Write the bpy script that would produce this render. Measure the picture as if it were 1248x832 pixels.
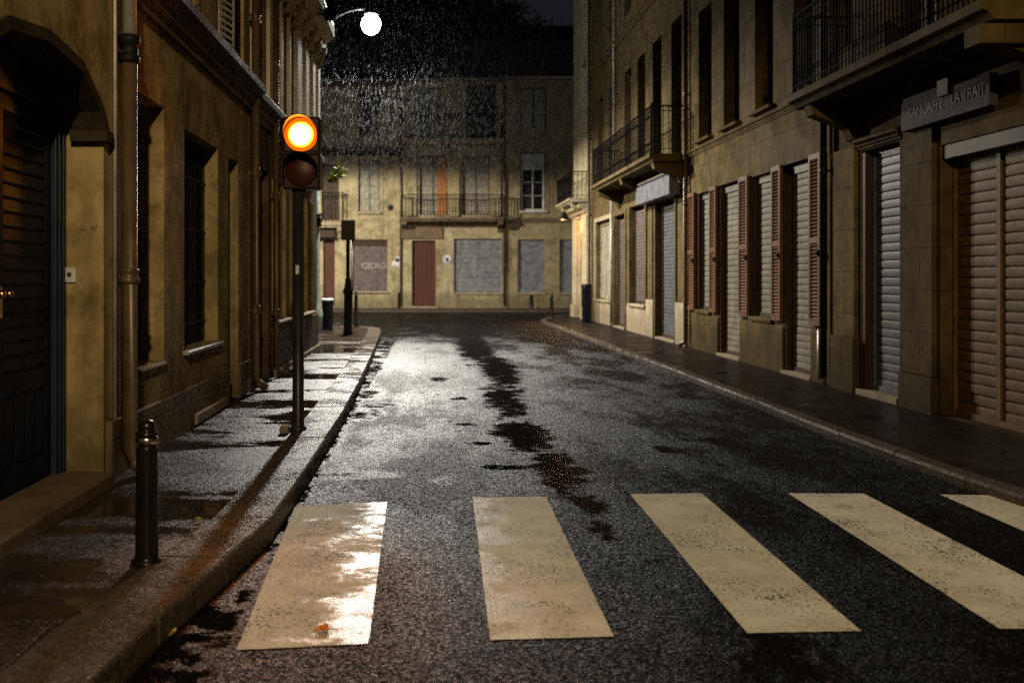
import bpy, bmesh, math, random
from math import sin, cos, pi, radians
from mathutils import Vector
random.seed(7)
C = bpy.context.scene.collection
S = bpy.context.scene
for o in list(bpy.data.objects): bpy.data.objects.remove(o)

# ------------------------------------------------------------------ camera, world, exposure
F = 1200.0; CX = 525.0; HY = 337.0; CH = 1.5          # focal length in photo pixels, vanishing point, eye height
cd = bpy.data.cameras.new('camera'); cam = bpy.data.objects.new('camera', cd); C.objects.link(cam)
cam.location = (0, 0, CH); cam.rotation_euler = (pi/2, 0, 0)
cd.sensor_width = 36; cd.lens = F/1248*36
cd.shift_x = (624-CX)/1248; cd.shift_y = -(416-HY)/1248
cd.clip_end = 1000; cd.clip_start = 0.05
cd.dof.use_dof = True; cd.dof.focus_distance = 7.5; cd.dof.aperture_fstop = 2.0
S.camera = cam
w = bpy.data.worlds.new('World'); S.world = w; w.use_nodes = True
wn = w.node_tree; bg = wn.nodes['Background']
sky = wn.nodes.new('ShaderNodeTexSky'); sky.sky_type = 'NISHITA'; sky.sun_disc = False
sky.sun_elevation = radians(-4); sky.sun_rotation = radians(200)
mixs = wn.nodes.new('ShaderNodeMixRGB'); mixs.inputs[0].default_value = 0.93
mixs.inputs[2].default_value = (0.010, 0.0092, 0.0135, 1)      # overcast city night
wn.links.new(sky.outputs[0], mixs.inputs[1]); wn.links.new(mixs.outputs[0], bg.inputs[0]); bg.inputs[1].default_value = 1.0
S.view_settings.view_transform = 'Standard'; S.view_settings.look = 'None'
S.view_settings.exposure = 0.0; S.view_settings.gamma = 1.0; S.view_settings.use_curve_mapping = False
S.render.engine = 'CYCLES'
cy = S.cycles
cy.use_adaptive_sampling = True; cy.adaptive_threshold = .007; cy.use_denoising = False
cy.max_bounces = 4; cy.diffuse_bounces = 2; cy.glossy_bounces = 2; cy.transmission_bounces = 3; cy.volume_bounces = 0
cy.sample_clamp_indirect = 1.0; cy.sample_clamp_direct = 20; cy.caustics_reflective = False; cy.caustics_refractive = False
cy.sampling_pattern = 'BLUE_NOISE'

LAMP_POWER = 7600.0      # watts of the white street lamp
WARM_POWER = 3150.0       # watts of the warm lantern behind the viewer
AMBER_POWER = 55.0
SIDE_POWER = 7400.0      # lamp standing round the corner in the cross street

# ------------------------------------------------------------------ node helpers
class NT:
    def __init__(s, name):
        s.m = bpy.data.materials.new(name); s.m.use_nodes = True
        s.t = s.m.node_tree; s.b = s.t.nodes['Principled BSDF']; s.out = s.t.nodes['Material Output']
        s.pos = s.t.nodes.new('ShaderNodeNewGeometry').outputs['Position']
    def lk(s, a, b):
        if isinstance(a, (int, float)): b.default_value = a
        elif isinstance(a, tuple): b.default_value = a if len(a) == len(b.default_value) else tuple(a)+(1,)
        else: s.t.links.new(a, b)
    def noise(s, scale, detail=3, rough=.55, vec=None, out='Fac', dist=0):
        n = s.t.nodes.new('ShaderNodeTexNoise'); n.inputs['Scale'].default_value = scale
        n.inputs['Detail'].default_value = detail; n.inputs['Roughness'].default_value = rough
        n.inputs['Distortion'].default_value = dist
        s.lk(vec if vec is not None else s.pos, n.inputs['Vector']); return n.outputs[out]
    def vor(s, scale, feature='F1', out='Distance', vec=None, rnd=1):
        n = s.t.nodes.new('ShaderNodeTexVoronoi'); n.feature = feature; n.inputs['Scale'].default_value = scale
        n.inputs['Randomness'].default_value = rnd
        s.lk(vec if vec is not None else s.pos, n.inputs['Vector']); return n.outputs[out]
    def mapv(s, scale=(1,1,1), loc=(0,0,0), rot=(0,0,0), vec=None):
        n = s.t.nodes.new('ShaderNodeMapping'); n.inputs['Scale'].default_value = scale
        n.inputs['Location'].default_value = loc; n.inputs['Rotation'].default_value = rot
        s.lk(vec if vec is not None else s.pos, n.inputs['Vector']); return n.outputs[0]
    def math(s, op, a, b=0, c=None, clamp=False):
        n = s.t.nodes.new('ShaderNodeMath'); n.operation = op; n.use_clamp = clamp
        s.lk(a, n.inputs[0]); s.lk(b, n.inputs[1])
        if c is not None: s.lk(c, n.inputs[2])
        return n.outputs[0]
    def ramp(s, x, a, b, va=0.0, vb=1.0):
        n = s.t.nodes.new('ShaderNodeMapRange'); n.interpolation_type = 'SMOOTHSTEP'
        s.lk(x, n.inputs[0]); s.lk(a, n.inputs[1]); s.lk(b, n.inputs[2]); s.lk(va, n.inputs[3]); s.lk(vb, n.inputs[4])
        return n.outputs[0]
    def mix(s, f, a, b):
        n = s.t.nodes.new('ShaderNodeMixRGB'); s.lk(f, n.inputs[0]); s.lk(a, n.inputs[1]); s.lk(b, n.inputs[2]); return n.outputs[0]
    def xyz(s, v=None):
        n = s.t.nodes.new('ShaderNodeSeparateXYZ'); s.lk(v if v is not None else s.pos, n.inputs[0]); return n.outputs
    def bump(s, h, strength=.5, dist=.01, nrm=None):
        n = s.t.nodes.new('ShaderNodeBump'); s.lk(strength, n.inputs['Strength']); n.inputs['Distance'].default_value = dist
        s.lk(h, n.inputs['Height'])
        if nrm is not None: s.lk(nrm, n.inputs['Normal'])
        return n.outputs[0]
    def set(s, **k):
        names = dict(col='Base Color', rough='Roughness', metal='Metallic', nrm='Normal', spec='Specular IOR Level', coat='Coat Weight',
                     crough='Coat Roughness', cnrm='Coat Normal', emis='Emission Color', estr='Emission Strength', trans='Transmission Weight', alpha='Alpha')
        for a, v in k.items(): s.lk(v, s.b.inputs[names[a]])
        return s.m

def wet(n, col, rough, nrm, k=1.0, ior=1.36):
    # water film: diffuse ground under a Beckmann gloss weighted by Fresnel
    t = n.t; gl = t.nodes.new('ShaderNodeBsdfGlossy'); gl.distribution = 'BECKMANN'; df = t.nodes.new('ShaderNodeBsdfDiffuse'); fr = t.nodes.new('ShaderNodeFresnel'); mx = t.nodes.new('ShaderNodeMixShader')
    n.lk(col, df.inputs['Color']); n.lk(rough, gl.inputs['Roughness']); gl.inputs['Color'].default_value = (1,1,1,1); fr.inputs['IOR'].default_value = ior
    for b in (gl, df, fr): t.links.new(nrm, b.inputs['Normal'])
    f = n.math('MULTIPLY', fr.outputs[0], k)
    t.links.new(f, mx.inputs[0]); t.links.new(df.outputs[0], mx.inputs[1]); t.links.new(gl.outputs[0], mx.inputs[2]); t.links.new(mx.outputs[0], n.out.inputs['Surface'])
    t.nodes.remove(n.b); return n.m
def facets(n, scale, k):
    t = n.t; fac = n.vor(scale, 'F1', 'Color'); a = t.nodes.new('ShaderNodeVectorMath'); a.operation = 'SUBTRACT'; n.lk(fac, a.inputs[0]); a.inputs[1].default_value = (.5,.5,.5)
    b = t.nodes.new('ShaderNodeVectorMath'); b.operation = 'SCALE'; t.links.new(a.outputs[0], b.inputs[0]); n.lk(k, b.inputs[3])
    g = t.nodes.new('ShaderNodeNewGeometry'); c = t.nodes.new('ShaderNodeVectorMath'); c.operation = 'ADD'; t.links.new(b.outputs[0], c.inputs[0]); t.links.new(g.outputs['Normal'], c.inputs[1])
    d = t.nodes.new('ShaderNodeVectorMath'); d.operation = 'NORMALIZE'; t.links.new(c.outputs[0], d.inputs[0]); return d.outputs[0]
def plaster(name, c1, c2, dark, rough=.8, bump=.5, joints=None, wet=0.0, stain=.75):
    n = NT(name)
    big = n.noise(.7, 5, .6); mid = n.noise(3.5, 6, .65); fine = n.noise(38, 4, .6)
    col = n.mix(n.ramp(mid, .35, .68), c1, c2)
    streak = n.noise(1, 5, .6, vec=n.mapv((3.2, 3.2, .28)))
    z = n.xyz()[2]
    st = n.math('MULTIPLY', n.ramp(streak, .48, .72), n.ramp(big, .35, .65))
    col = n.mix(n.math('MULTIPLY', st, stain), col, dark)
    blot = n.ramp(n.noise(1.9, 7, .72, vec=n.mapv(loc=(11, 3, 4))), .46, .66)
    col = n.mix(n.math('MULTIPLY', blot, .5), col, dark)
    spl = n.ramp(n.math('ADD', z, n.math('MULTIPLY', n.noise(2.2, 5, .7), -1.1)), -.25, .45, .8, 0.0)   # splashed grime of uneven height
    col = n.mix(n.math('MULTIPLY', spl, .75), col, dark)
    patches = n.ramp(n.noise(1.6, 4, .7, vec=n.mapv(loc=(5, 2, 9))), .60, .64)
    col = n.mix(n.math('MULTIPLY', patches, .35), col, c2)
    spots = n.ramp(n.noise(14, 3, .6), .66, .74)
    col = n.mix(n.math('MULTIPLY', spots, .5), col, dark)
    h = n.math('ADD', n.math('MULTIPLY', mid, .6), n.math('MULTIPLY', fine, .35))
    h = n.math('ADD', h, n.math('MULTIPLY', patches, .15))
    if joints:
        bw, bh = joints
        x, y, zz = n.xyz()[0], n.xyz()[1], n.xyz()[2]
        row = n.math('FLOOR', n.math('DIVIDE', zz, bh))
        uu = n.math('ADD', n.math('DIVIDE', n.math('ADD', x, y), bw), n.math('MULTIPLY', row, .5))
        def line(v, wd):
            f = n.math('FRACT', v); return n.math('MINIMUM', f, n.math('SUBTRACT', 1.0, f))
        jd = n.math('MINIMUM', n.math('MULTIPLY', line(uu, 0), bw), n.math('MULTIPLY', line(n.math('DIVIDE', zz, bh), 0), bh))
        j = n.ramp(jd, .002, .009, 1.0, 0.0)
        col = n.mix(n.math('MULTIPLY', j, .55), col, dark)
        cell = n.noise(7.31, 0, .5, vec=n.mapv((0, 0, 0)))
        h = n.math('SUBTRACT', h, n.math('MULTIPLY', j, .5))
    r = n.ramp(big, .3, .7, rough, rough-.25*wet-.08)
    return n.set(col=col, rough=r, nrm=n.bump(h, bump, .02), spec=.04)

def paint(name, c, rough=.5, metal=0, bump=.1, wear=None, scale=30, spec=.2):
    n = NT(name)
    f = n.noise(5, 5, .65); g = n.noise(scale, 3)
    c2 = tuple(v*.55 for v in c)
    col = n.mix(n.ramp(f, .35, .7), c, c2)
    grime = n.ramp(n.noise(1, 5, .65, vec=n.mapv((7, 7, .5), (3, 1, 0))), .5, .75)
    col = n.mix(n.math('MULTIPLY', grime, .45), col, tuple(v*.35 for v in c))
    if wear: col = n.mix(n.ramp(n.noise(11, 5, .7), .62, .7), col, wear)
    return n.set(col=col, rough=n.ramp(g, .3, .7, rough*.95, min(1, rough*1.05)), metal=metal, nrm=n.bump(g, bump, .0008), spec=spec)

def wood(name, c, c2, rough=.55):
    n = NT(name)
    g = n.noise(1, 5, .6, vec=n.mapv((40, 40, 1.6)))
    col = n.mix(n.ramp(g, .35, .65), c, c2)
    col = n.mix(n.math('MULTIPLY', n.ramp(n.noise(9, 4, .7), .6, .7), .6), col, tuple(v*.4 for v in c))
    return n.set(col=col, rough=rough, nrm=n.bump(g, .3, .004), spec=.15)

def emit(name, c, s):
    n = NT(name); return n.set(col=(0, 0, 0), emis=c, estr=s, rough=.4)

M = {}
M['stoneL'] = plaster('ochre_render', (0.43, 0.33, 0.16), (0.24, 0.175, 0.08), (0.065, 0.045, 0.022), joints=None, wet=.4)
M['stoneL2'] = plaster('brown_render', (0.15, 0.1, 0.062), (0.105, 0.07, 0.043), (0.04, 0.027, 0.018), wet=.4)
M['stoneP'] = plaster('left_plinth_stone', (.23,.17,.10), (.18,.13,.08), (.06,.045,.03), joints=(.9,.38), wet=.6)
M['trimL'] = plaster('weathered_cornice', (.20,.14,.10), (.14,.10,.075), (.05,.035,.028), bump=.3, wet=.6)
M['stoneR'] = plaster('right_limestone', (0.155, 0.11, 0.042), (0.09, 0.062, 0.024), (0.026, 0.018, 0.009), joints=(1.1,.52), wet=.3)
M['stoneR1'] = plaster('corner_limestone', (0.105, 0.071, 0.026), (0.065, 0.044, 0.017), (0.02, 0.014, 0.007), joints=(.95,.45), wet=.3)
M['stoneR3'] = plaster('far_right_render', (0.135, 0.1, 0.045), (0.088, 0.064, 0.03), (0.028, 0.02, 0.011), wet=.3)
M['cream'] = plaster('cream_render', (.52,.45,.30), (.45,.38,.25), (.2,.16,.1), wet=.2, stain=.4)
M['stoneB'] = plaster('back_yellow_render', (0.43, 0.365, 0.225), (0.27, 0.225, 0.135), (0.1, 0.082, 0.05), wet=.2)
M['stoneB2'] = plaster('back_ochre_render', (0.44, 0.375, 0.24), (0.3, 0.25, 0.155), (0.11, 0.09, 0.055), wet=.2)
M['stoneB3'] = plaster('back_olive_render', (0.36, 0.3, 0.18), (0.24, 0.2, 0.12), (0.09, 0.073, 0.045), wet=.2)
M['creaml'] = plaster('pale_cream_pilaster', (.74,.67,.50), (.62,.55,.40), (.3,.25,.18), stain=.3)
M['pale'] = plaster('pale_stone_trim', (.42,.35,.24), (.34,.28,.19), (.15,.12,.08), bump=.3)
M['darkhouse'] = plaster('near_black_render', (.02,.019,.018), (.014,.013,.013), (.008,.008,.008))  # near-black tone of the far houses
M['archshade'] = plaster('shade_toned_stone', (.05,.04,.028), (.035,.028,.02), (.015,.012,.01))  # dark tone puts the shade under the door arch into the colour
M['slate'] = paint('roof_slate', (.03,.03,.035), .5, bump=.4)
M['navy'] = paint('navy_door_paint', (.007,.011,.024), .4, bump=.1, spec=.07)
M['navy2'] = paint('navy_frame_paint', (.016,.030,.060), .38, bump=.15, spec=.25)
M['brass'] = paint('brass', (.75,.52,.2), .25, 1)
M['zinc'] = paint('zinc_pipe', (.42,.40,.36), .45, .3, .03, spec=.4)
M['pipeb'] = paint('brown_cast_iron', (.12,.078,.04), .38, .1, .03, spec=.4)
M['iron'] = paint('black_wrought_iron', (.008,.007,.007), .6, 0, .1, spec=.2)
M['railiron'] = paint('matt_black_railing', (.006,.005,.005), .8, 0, .1, spec=.04)
M['pole'] = paint('dark_grey_pole_paint', (.03,.03,.032), .35, .2, .1)
M['green'] = paint('greenish_galvanised_pole', (.34,.42,.36), .4, .4, .1)
M['steel'] = paint('chrome_band', (.6,.56,.48), .2, 1, .1)
M['bollard'] = paint('bollard_black_paint', (.009,.007,.007), .25, 0, .03, spec=.3)
M['woodD'] = wood('dark_brown_wood', (.05,.026,.016), (.03,.016,.011))
M['woodR'] = wood('red_brown_door_wood', (.095,.036,.025), (.065,.025,.018))
M['rust'] = wood('rust_red_shutter_paint', (.165,.066,.021), (.105,.042,.014))
M['orangew'] = wood('orange_shutter_paint', (.40,.17,.05), (.33,.13,.04))
M['glass'] = paint('dark_window_glass', (.008,.009,.011), .06, 0, .02, spec=.5)
M['curtain'] = paint('grey_curtain', (.34,.31,.25), .8)
M['white'] = paint('white_frame_paint', (.55,.54,.52), .45)
M['greyw'] = paint('grey_frame_paint', (.16,.145,.12), .5)
M['rollB'] = paint('blue_grey_roller', (.10,.104,.12), .5, 0, .01, wear=(.10,.10,.12))
M['rollW'] = paint('pale_roller', (.21,.19,.135), .6, 0, .01, wear=(.3,.26,.2))
M['rollG'] = paint('brown_roller', (.125,.068,.020), .6, 0, .01, wear=(.2,.12,.06))
M['rollP'] = paint('mauve_roller', (.13,.095,.085), .6, 0, .01)
M['rollGrey'] = paint('grey_roller', (.22,.225,.25), .55, 0, .01)
M['sign'] = paint('faded_mauve_sign', (.062,.048,.054), .8, 0, 0)
M['signlet'] = paint('sign_letters', (.19,.16,.145), .7)
M['signB'] = paint('grey_fascia', (.15,.15,.17), .45)
M['binb'] = paint('dark_bin_plastic', (.015,.022,.030), .35)
M['binn'] = paint('navy_bin_plastic', (.003,.004,.010), .35)
M['rim'] = paint('pale_blue_rim', (.45,.55,.62), .4)
M['paper'] = paint('white_enamel', (.62,.62,.64), .4)
M['ink'] = paint('blue_ink', (.04,.05,.20), .4)
M['inkd'] = paint('dark_ink', (.04,.03,.05), .5)
M['graf'] = paint('white_spray_paint', (.33,.30,.31), .7)
M['grafsh'] = paint('purple_brown_metal', (.15,.115,.12), .5, .1, .2)
M['lensoff'] = paint('red_lens', (.045,.008,.005), .4)
M['vis'] = paint('signal_housing', (.018,.008,.006), .4)
M['leaf'] = NT('sprig_leaf').set(col=(.36,.43,.09), rough=.7, spec=.1)
M['leafy'] = NT('tree_leaf').set(col=(.018,.025,.010), rough=.6)
M['bark'] = wood('bark', (.03,.02,.015), (.02,.014,.01), .9)
M['glint'] = NT('orange_glint').set(col=(.75,.24,.02), rough=.12, coat=.8)  # orange of the reflected amber light, put into the colour
M['yleaf'] = NT('yellow_leaf').set(col=(.45,.32,.06), rough=.2, coat=.6)
M['lampw'] = emit('white_lamp_glow', (.96, 1.0, .97), 290)
M['lampc'] = emit('side_lamp_glow', (1.0, .86, .62), 6)
M['lampy'] = emit('sodium_lamp_glow', (1.0, .76, .42), 6)
M['lamps'] = emit('added_lamp_glow', (1.0, .52, .22), 6)
M['amber'] = emit('amber_lens_glow', (1.0, .30, .026), AMBER_POWER)
M['amber2'] = emit('amber_rim_glow', (1.0, .085, .0), 2.2)
M['amber3'] = emit('amber_edge_glow', (1.0, .36, .01), 5)

for k in ('lampc', 'lampy', 'amber2', 'amber3'): M[k].cycles.emission_sampling = 'NONE'      # dim shells: their lamps do the lighting
def spot(name, loc, power, col, parent, size=177, blend=.12, r=.12):
    ld = bpy.data.lights.new(name, 'SPOT'); ld.energy = power; ld.color = col; ld.spot_size = radians(size); ld.spot_blend = blend; ld.shadow_soft_size = r
    o = bpy.data.objects.new(name, ld); C.objects.link(o); o.parent = parent
    o.location = Vector(loc) - parent.location; return o
# ------------------------------------------------------------------ mesh builder
def ident(u, w, z): return (u, w, z)
class MB:
    def __init__(s, T=ident): s.v = []; s.f = []; s.T = T; s.sm = []
    def vert(s, p): s.v.append(s.T(*p)); return len(s.v)-1
    def poly(s, pts, smooth=False): s.f.append([s.vert(p) for p in pts]); s.sm.append(smooth); return s
    def box(s, u0, u1, w0, w1, z0, z1):
        i = [s.vert(p) for p in ((u0,w0,z0),(u1,w0,z0),(u1,w1,z0),(u0,w1,z0),(u0,w0,z1),(u1,w0,z1),(u1,w1,z1),(u0,w1,z1))]
        for q in ((0,3,2,1),(4,5,6,7),(0,1,5,4),(1,2,6,5),(2,3,7,6),(3,0,4,7)): s.f.append([i[k] for k in q]); s.sm.append(False)
        return s
    def prism(s, prof, u0, u1):      # profile in (w,z), extruded along u
        a = [s.vert((u0, p[0], p[1])) for p in prof]; b = [s.vert((u1, p[0], p[1])) for p in prof]; n = len(prof)
        for k in range(n): s.f.append([a[k], a[(k+1)%n], b[(k+1)%n], b[k]]); s.sm.append(False)
        s.f.append(a[::-1]); s.f.append(b); s.sm += [False, False]; return s
    def tube(s, pts, r, n=8, caps=True):
        P = [Vector(p) for p in pts]; R = r if isinstance(r, (list, tuple)) else [r]*len(P); rings = []
        for k, p in enumerate(P):
            d = (P[min(k+1, len(P)-1)] - P[max(k-1, 0)]).normalized()
            a = Vector((0,0,1)) if abs(d.z) < .9 else Vector((1,0,0))
            x = d.cross(a).normalized(); y = d.cross(x).normalized()
            rings.append([s.vert(tuple(p + x*cos(2*pi*j/n)*R[k] + y*sin(2*pi*j/n)*R[k])) for j in range(n)])
        for k in range(len(P)-1):
            for j in range(n):
                s.f.append([rings[k][j], rings[k][(j+1)%n], rings[k+1][(j+1)%n], rings[k+1][j]]); s.sm.append(n > 5)
        if caps: s.f.append(rings[0][::-1]); s.f.append(rings[-1]); s.sm += [False, False]
        return s
    def lathe(s, c, prof, n=20, axis='z'):     # prof [(r, h)], axis z or y
        rings = []
        for r, h in prof:
            ring = []
            for j in range(n):
                a = 2*pi*j/n
                if axis == 'z': p = (c[0]+r*cos(a), c[1]+r*sin(a), c[2]+h)
                else: p = (c[0]+r*cos(a), c[1]+h, c[2]+r*sin(a))
                ring.append(s.vert(p))
            rings.append(ring)
        for k in range(len(rings)-1):
            for j in range(n): s.f.append([rings[k][j], rings[k][(j+1)%n], rings[k+1][(j+1)%n], rings[k+1][j]]); s.sm.append(True)
        s.f.append(rings[0][::-1]); s.f.append(rings[-1]); s.sm += [False, False]; return s
    def build(s, name, mat, parent=None, bevel=0, fix=True, label=None):
        me = bpy.data.meshes.new(name)
        off = Vector((0,0,0)); q = parent
        while q: off += q.location; q = q.parent
        if parent is None: off = Vector((0,0,0))
        vs = [Vector(v)-off for v in s.v]
        me.from_pydata([tuple(v) for v in vs], [], s.f)
        me.polygons.foreach_set('use_smooth', s.sm)
        me.materials.append(mat)
        if fix:
            bm = bmesh.new(); bm.from_mesh(me); bmesh.ops.recalc_face_normals(bm, faces=bm.faces[:]); bm.to_mesh(me); bm.free()
        o = bpy.data.objects.new(name, me); C.objects.link(o)
        if parent: o.parent = parent
        if bevel:
            b = o.modifiers.new('bevel', 'BEVEL'); b.width = bevel; b.segments = 2; b.limit_method = 'ANGLE'; b.angle_limit = radians(50)
        if label: o['label'] = label
        return o
def tag(o, label=None, cat=None, group=None, kind=None):
    if label: o['label'] = label
    if cat: o['category'] = cat
    if group: o['group'] = group
    if kind: o['kind'] = kind
    return o
def thing(name, loc, label, cat, group=None):
    o = bpy.data.objects.new(name, None); o.empty_display_size = .2; C.objects.link(o); o.location = loc
    return tag(o, label, cat, group)
def recentre(o):        # a single-mesh thing gets its origin at its base
    me = o.data; xs = [v.co for v in me.vertices]
    c = Vector((sum(v.x for v in xs)/len(xs), sum(v.y for v in xs)/len(xs), min(v.z for v in xs)))
    for v in me.vertices: v.co -= c
    o.location = c; return o

XL, XR, YB = -2.2, 5.25, 43.0
def TL(u, w, z): return (XL + w, u, z)
def TR(u, w, z): return (XR - w, u, z)
def TB(u, w, z): return (u, YB - w, z)

# ------------------------------------------------------------------ facade kit (u along wall, w outward, z up)
def facade(T, parent, mat, u0, u1, z0, z1, ops, r=.25, body=5.0, name='wall'):
    m = MB(T)
    us = sorted(set([u0, u1] + [a for o in ops for a in (o[0], o[1])])); zs = sorted(set([z0, z1] + [a for o in ops for a in (o[2], o[3])]))
    us = [u for u in us if u0 <= u <= u1]; zs = [z for z in zs if z0 <= z <= z1]
    def isop(u, z): return any(o[0] < u < o[1] and o[2] < z < o[3] for o in ops)
    g = [[isop((us[i]+us[i+1])/2, (zs[j]+zs[j+1])/2) for j in range(len(zs)-1)] for i in range(len(us)-1)]
    for i in range(len(us)-1):
        for j in range(len(zs)-1):
            a, b, c, d = us[i], us[i+1], zs[j], zs[j+1]
            if not g[i][j]: m.poly([(a,0,c),(b,0,c),(b,0,d),(a,0,d)])
            else:
                if i == 0 or not g[i-1][j]: m.poly([(a,0,c),(a,-r,c),(a,-r,d),(a,0,d)])
                if i == len(us)-2 or not g[i+1][j]: m.poly([(b,0,c),(b,-r,c),(b,-r,d),(b,0,d)])
                if j == 0 or not g[i][j-1]: m.poly([(a,0,c),(b,0,c),(b,-r,c),(a,-r,c)])
                if j == len(zs)-2 or not g[i][j+1]: m.poly([(a,0,d),(b,0,d),(b,-r,d),(a,-r,d)])
    R = r+.12
    m.poly([(u0,0,z0),(u0,-R,z0),(u0,-R,z1),(u0,0,z1)]); m.poly([(u1,0,z0),(u1,-R,z0),(u1,-R,z1),(u1,0,z1)])
    m.poly([(u0,0,z1),(u1,0,z1),(u1,-R,z1),(u0,-R,z1)])
    m.box(u0, u1, -R, -body, z0, z1)
    return m.build(name, mat, parent, fix=False)

def slats(T, u0, u1, z0, z1, w, pitch=.085, amp=.008):
    m = MB(T); n = max(2, int(round((z1-z0)/pitch))); p = (z1-z0)/n
    prof = []
    for k in range(n):
        zb = z0+k*p
        for t, a in ((0, -.9), (.07, .3), (.2, .8), (.5, 1), (.8, .9), (.93, .6), (.95, -.9)): prof.append((w+a*amp, zb+t*p))
    prof.append((w, z1))
    for k in range(len(prof)-1):
        a, b = prof[k], prof[k+1]
        m.poly([(u0,a[0],a[1]),(u1,a[0],a[1]),(u1,b[0],b[1]),(u0,b[0],b[1])])
    return m
def roller(T, parent, u0, u1, z0, z1, w, mat, box=True, pitch=.085, mull=None, railmat=None, label=None):
    o = slats(T, u0+.012, u1-.012, z0+.04, z1, w, pitch).build('roller_shutter', mat, parent, fix=False, label=label)
    MB(T).box(u0, u0+.04, w-.02, w+.035, z0, z1).box(u1-.04, u1, w-.02, w+.035, z0, z1).build('guide_rail', railmat or mat, o)
    MB(T).box(u0+.042, u1-.042, w-.01, w+.028, z0, z0+.06).build('bottom_bar', railmat or mat, o)
    for c in (mull or []): MB(T).box(c-.03, c+.03, w-.01, w+.032, z0+.062, z1).build('mullion', railmat or mat, o)
    return o
def window(T, parent, u0, u1, z0, z1, w, fm, pm, cols=2, rows=3, name='window', t=.05):
    f = MB(T)
    f.box(u0,u0+t,w,w+.05,z0,z1).box(u1-t,u1,w,w+.05,z0,z1).box(u0+t,u1-t,w,w+.05,z0,z0+t).box(u0+t,u1-t,w,w+.05,z1-t,z1)
    iu0, iu1, iz0, iz1 = u0+t, u1-t, z0+t, z1-t
    for k in range(1, cols):
        c = iu0+(iu1-iu0)*k/cols; f.box(c-.03,c+.03,w,w+.045,iz0,iz1)
    if rows > 1:
        g = f
        for k in range(1, rows):
            c = iz0+(iz1-iz0)*k/rows; g.box(iu0,iu1,w+.005,w+.035,c-.012,c+.012)
    o = f.build(name, fm, parent, fix=False)
    MB(T).poly([(iu0,w+.012,iz0),(iu1,w+.012,iz0),(iu1,w+.012,iz1),(iu0,w+.012,iz1)]).build('pane', pm, o, fix=False)
    return o
def louvre_leaf(T, parent, u0, u1, z0, z1, w, mat, t=.035, knob=True, slatp=.05):
    m = MB(T); b = .055
    m.box(u0,u0+b,w,w+t,z0,z1).box(u1-b,u1,w,w+t,z0,z1)
    for c in (z0, z0+(z1-z0)*.48, z1-b*1.3): m.box(u0+b,u1-b,w,w+t,c,c+b*1.3)
    k = z0+b*1.3
    while k < z1-b*1.3-slatp*.5:
        m.prism([(w+.004,k+slatp*.85),(w+.009,k+slatp*.9),(w+t-.004,k+.010),(w+t-.009,k+.004)], u0+b, u1-b); k += slatp
    m.box(u0+b,u1-b,w,w+.004,z0,z1)
    o = m.build('shutter_leaf', mat, parent, fix=False)
    if knob:
        zc = z0+(z1-z0)*.42; uc = u0+b*.6
        MB(T).box(uc-.02,uc+.02,w+t,w+t+.03,zc-.04,zc+.04).tube([(uc,w+t+.03,zc),(uc,w+t+.055,zc)],.016).build('catch', M['iron'], o)
    return o
def sill(T, parent, u0, u1, z, mat, p=.07, h=.07, e=.06, name='sill'):
    return MB(T).prism([(-.2,z-h),(p,z-h),(p+.01,z-h*.35),(p,z-.005),(-.2,z+.006)], u0-e, u1+e).build(name, mat, parent, bevel=.006)
def moulding(T, parent, u0, u1, z0, z1, p, mat, name='cornice'):
    h = z1-z0
    prof = [(-.02,z0),(p*.25,z0),(p*.28,z0+h*.2),(p*.5,z0+h*.28),(p*.55,z0+h*.5),(p*.85,z0+h*.62),(p,z0+h*.68),(p,z0+h*.92),(p*.9,z1),(-.02,z1+.01)]
    return MB(T).prism(prof, u0, u1).build(name, mat, parent)
def scroll(m, u, w, z, r, turns=1.2, t=.006, sg=1):
    pts = []
    for k in range(11):
        a = k/10*turns*2*pi; rr = r*(1-.65*k/10)
        pts.append((u+sg*rr*cos(a), w, z+rr*sin(a)))
    m.tube(pts, t, 4)
def balcony(T, parent, u0, u1, p, z0, zs, zr, slabm, brackets, bm=None, scrolls=True, step=.11):
    h = zs-z0
    s = MB(T).prism([(0,z0),(p-.10,z0),(p-.06,z0+h*.35),(p,z0+h*.5),(p,zs),(0,zs)], u0, u1).build('balcony', slabm, parent, bevel=.008)
    r = MB(T); q = p-.06
    for z, t in ((zr,.022),(zr-.10,.010),(zs+.10,.010)):
        r.tube([(u0+.06,0,z),(u0+.06,q,z),(u1-.06,q,z),(u1-.06,0,z)], t, 6)
    n = int((u1-u0-.12)/step)
    for k in range(n+1):
        u = u0+.06+(u1-u0-.12)*k/n
        r.box(u-.007,u+.007,q-.007,q+.007,zs,zr)
        if scrolls and k < n:
            um = u+(u1-u0-.12)/n/2
            scroll(r, um, q, zr-.20, .045, sg=1 if k%2 else -1); scroll(r, um, q, zs+.22, .045, sg=-1 if k%2 else 1)
    for uu in (u0+.06, u1-.06):
        k = step
        while k < q:
            r.box(uu-.007,uu+.007,k-.007,k+.007,zs,zr); k += step
        r.box(uu-.018,uu+.018,q-.018,q+.018,zs,zr+.06)
    r.build('railing', M['railiron'], s, fix=False)
    for u in brackets:
        b = MB(T).prism([(0,z0-.45),(.10,z0-.43),(.16,z0-.30),(p*.55,z0-.20),(p*.8,z0-.13),(p*.85,z0-.004),(0,z0-.004)], u-.11, u+.11)
        b.build('bracket', bm or slabm, s, bevel=.01)
    return s
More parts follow.
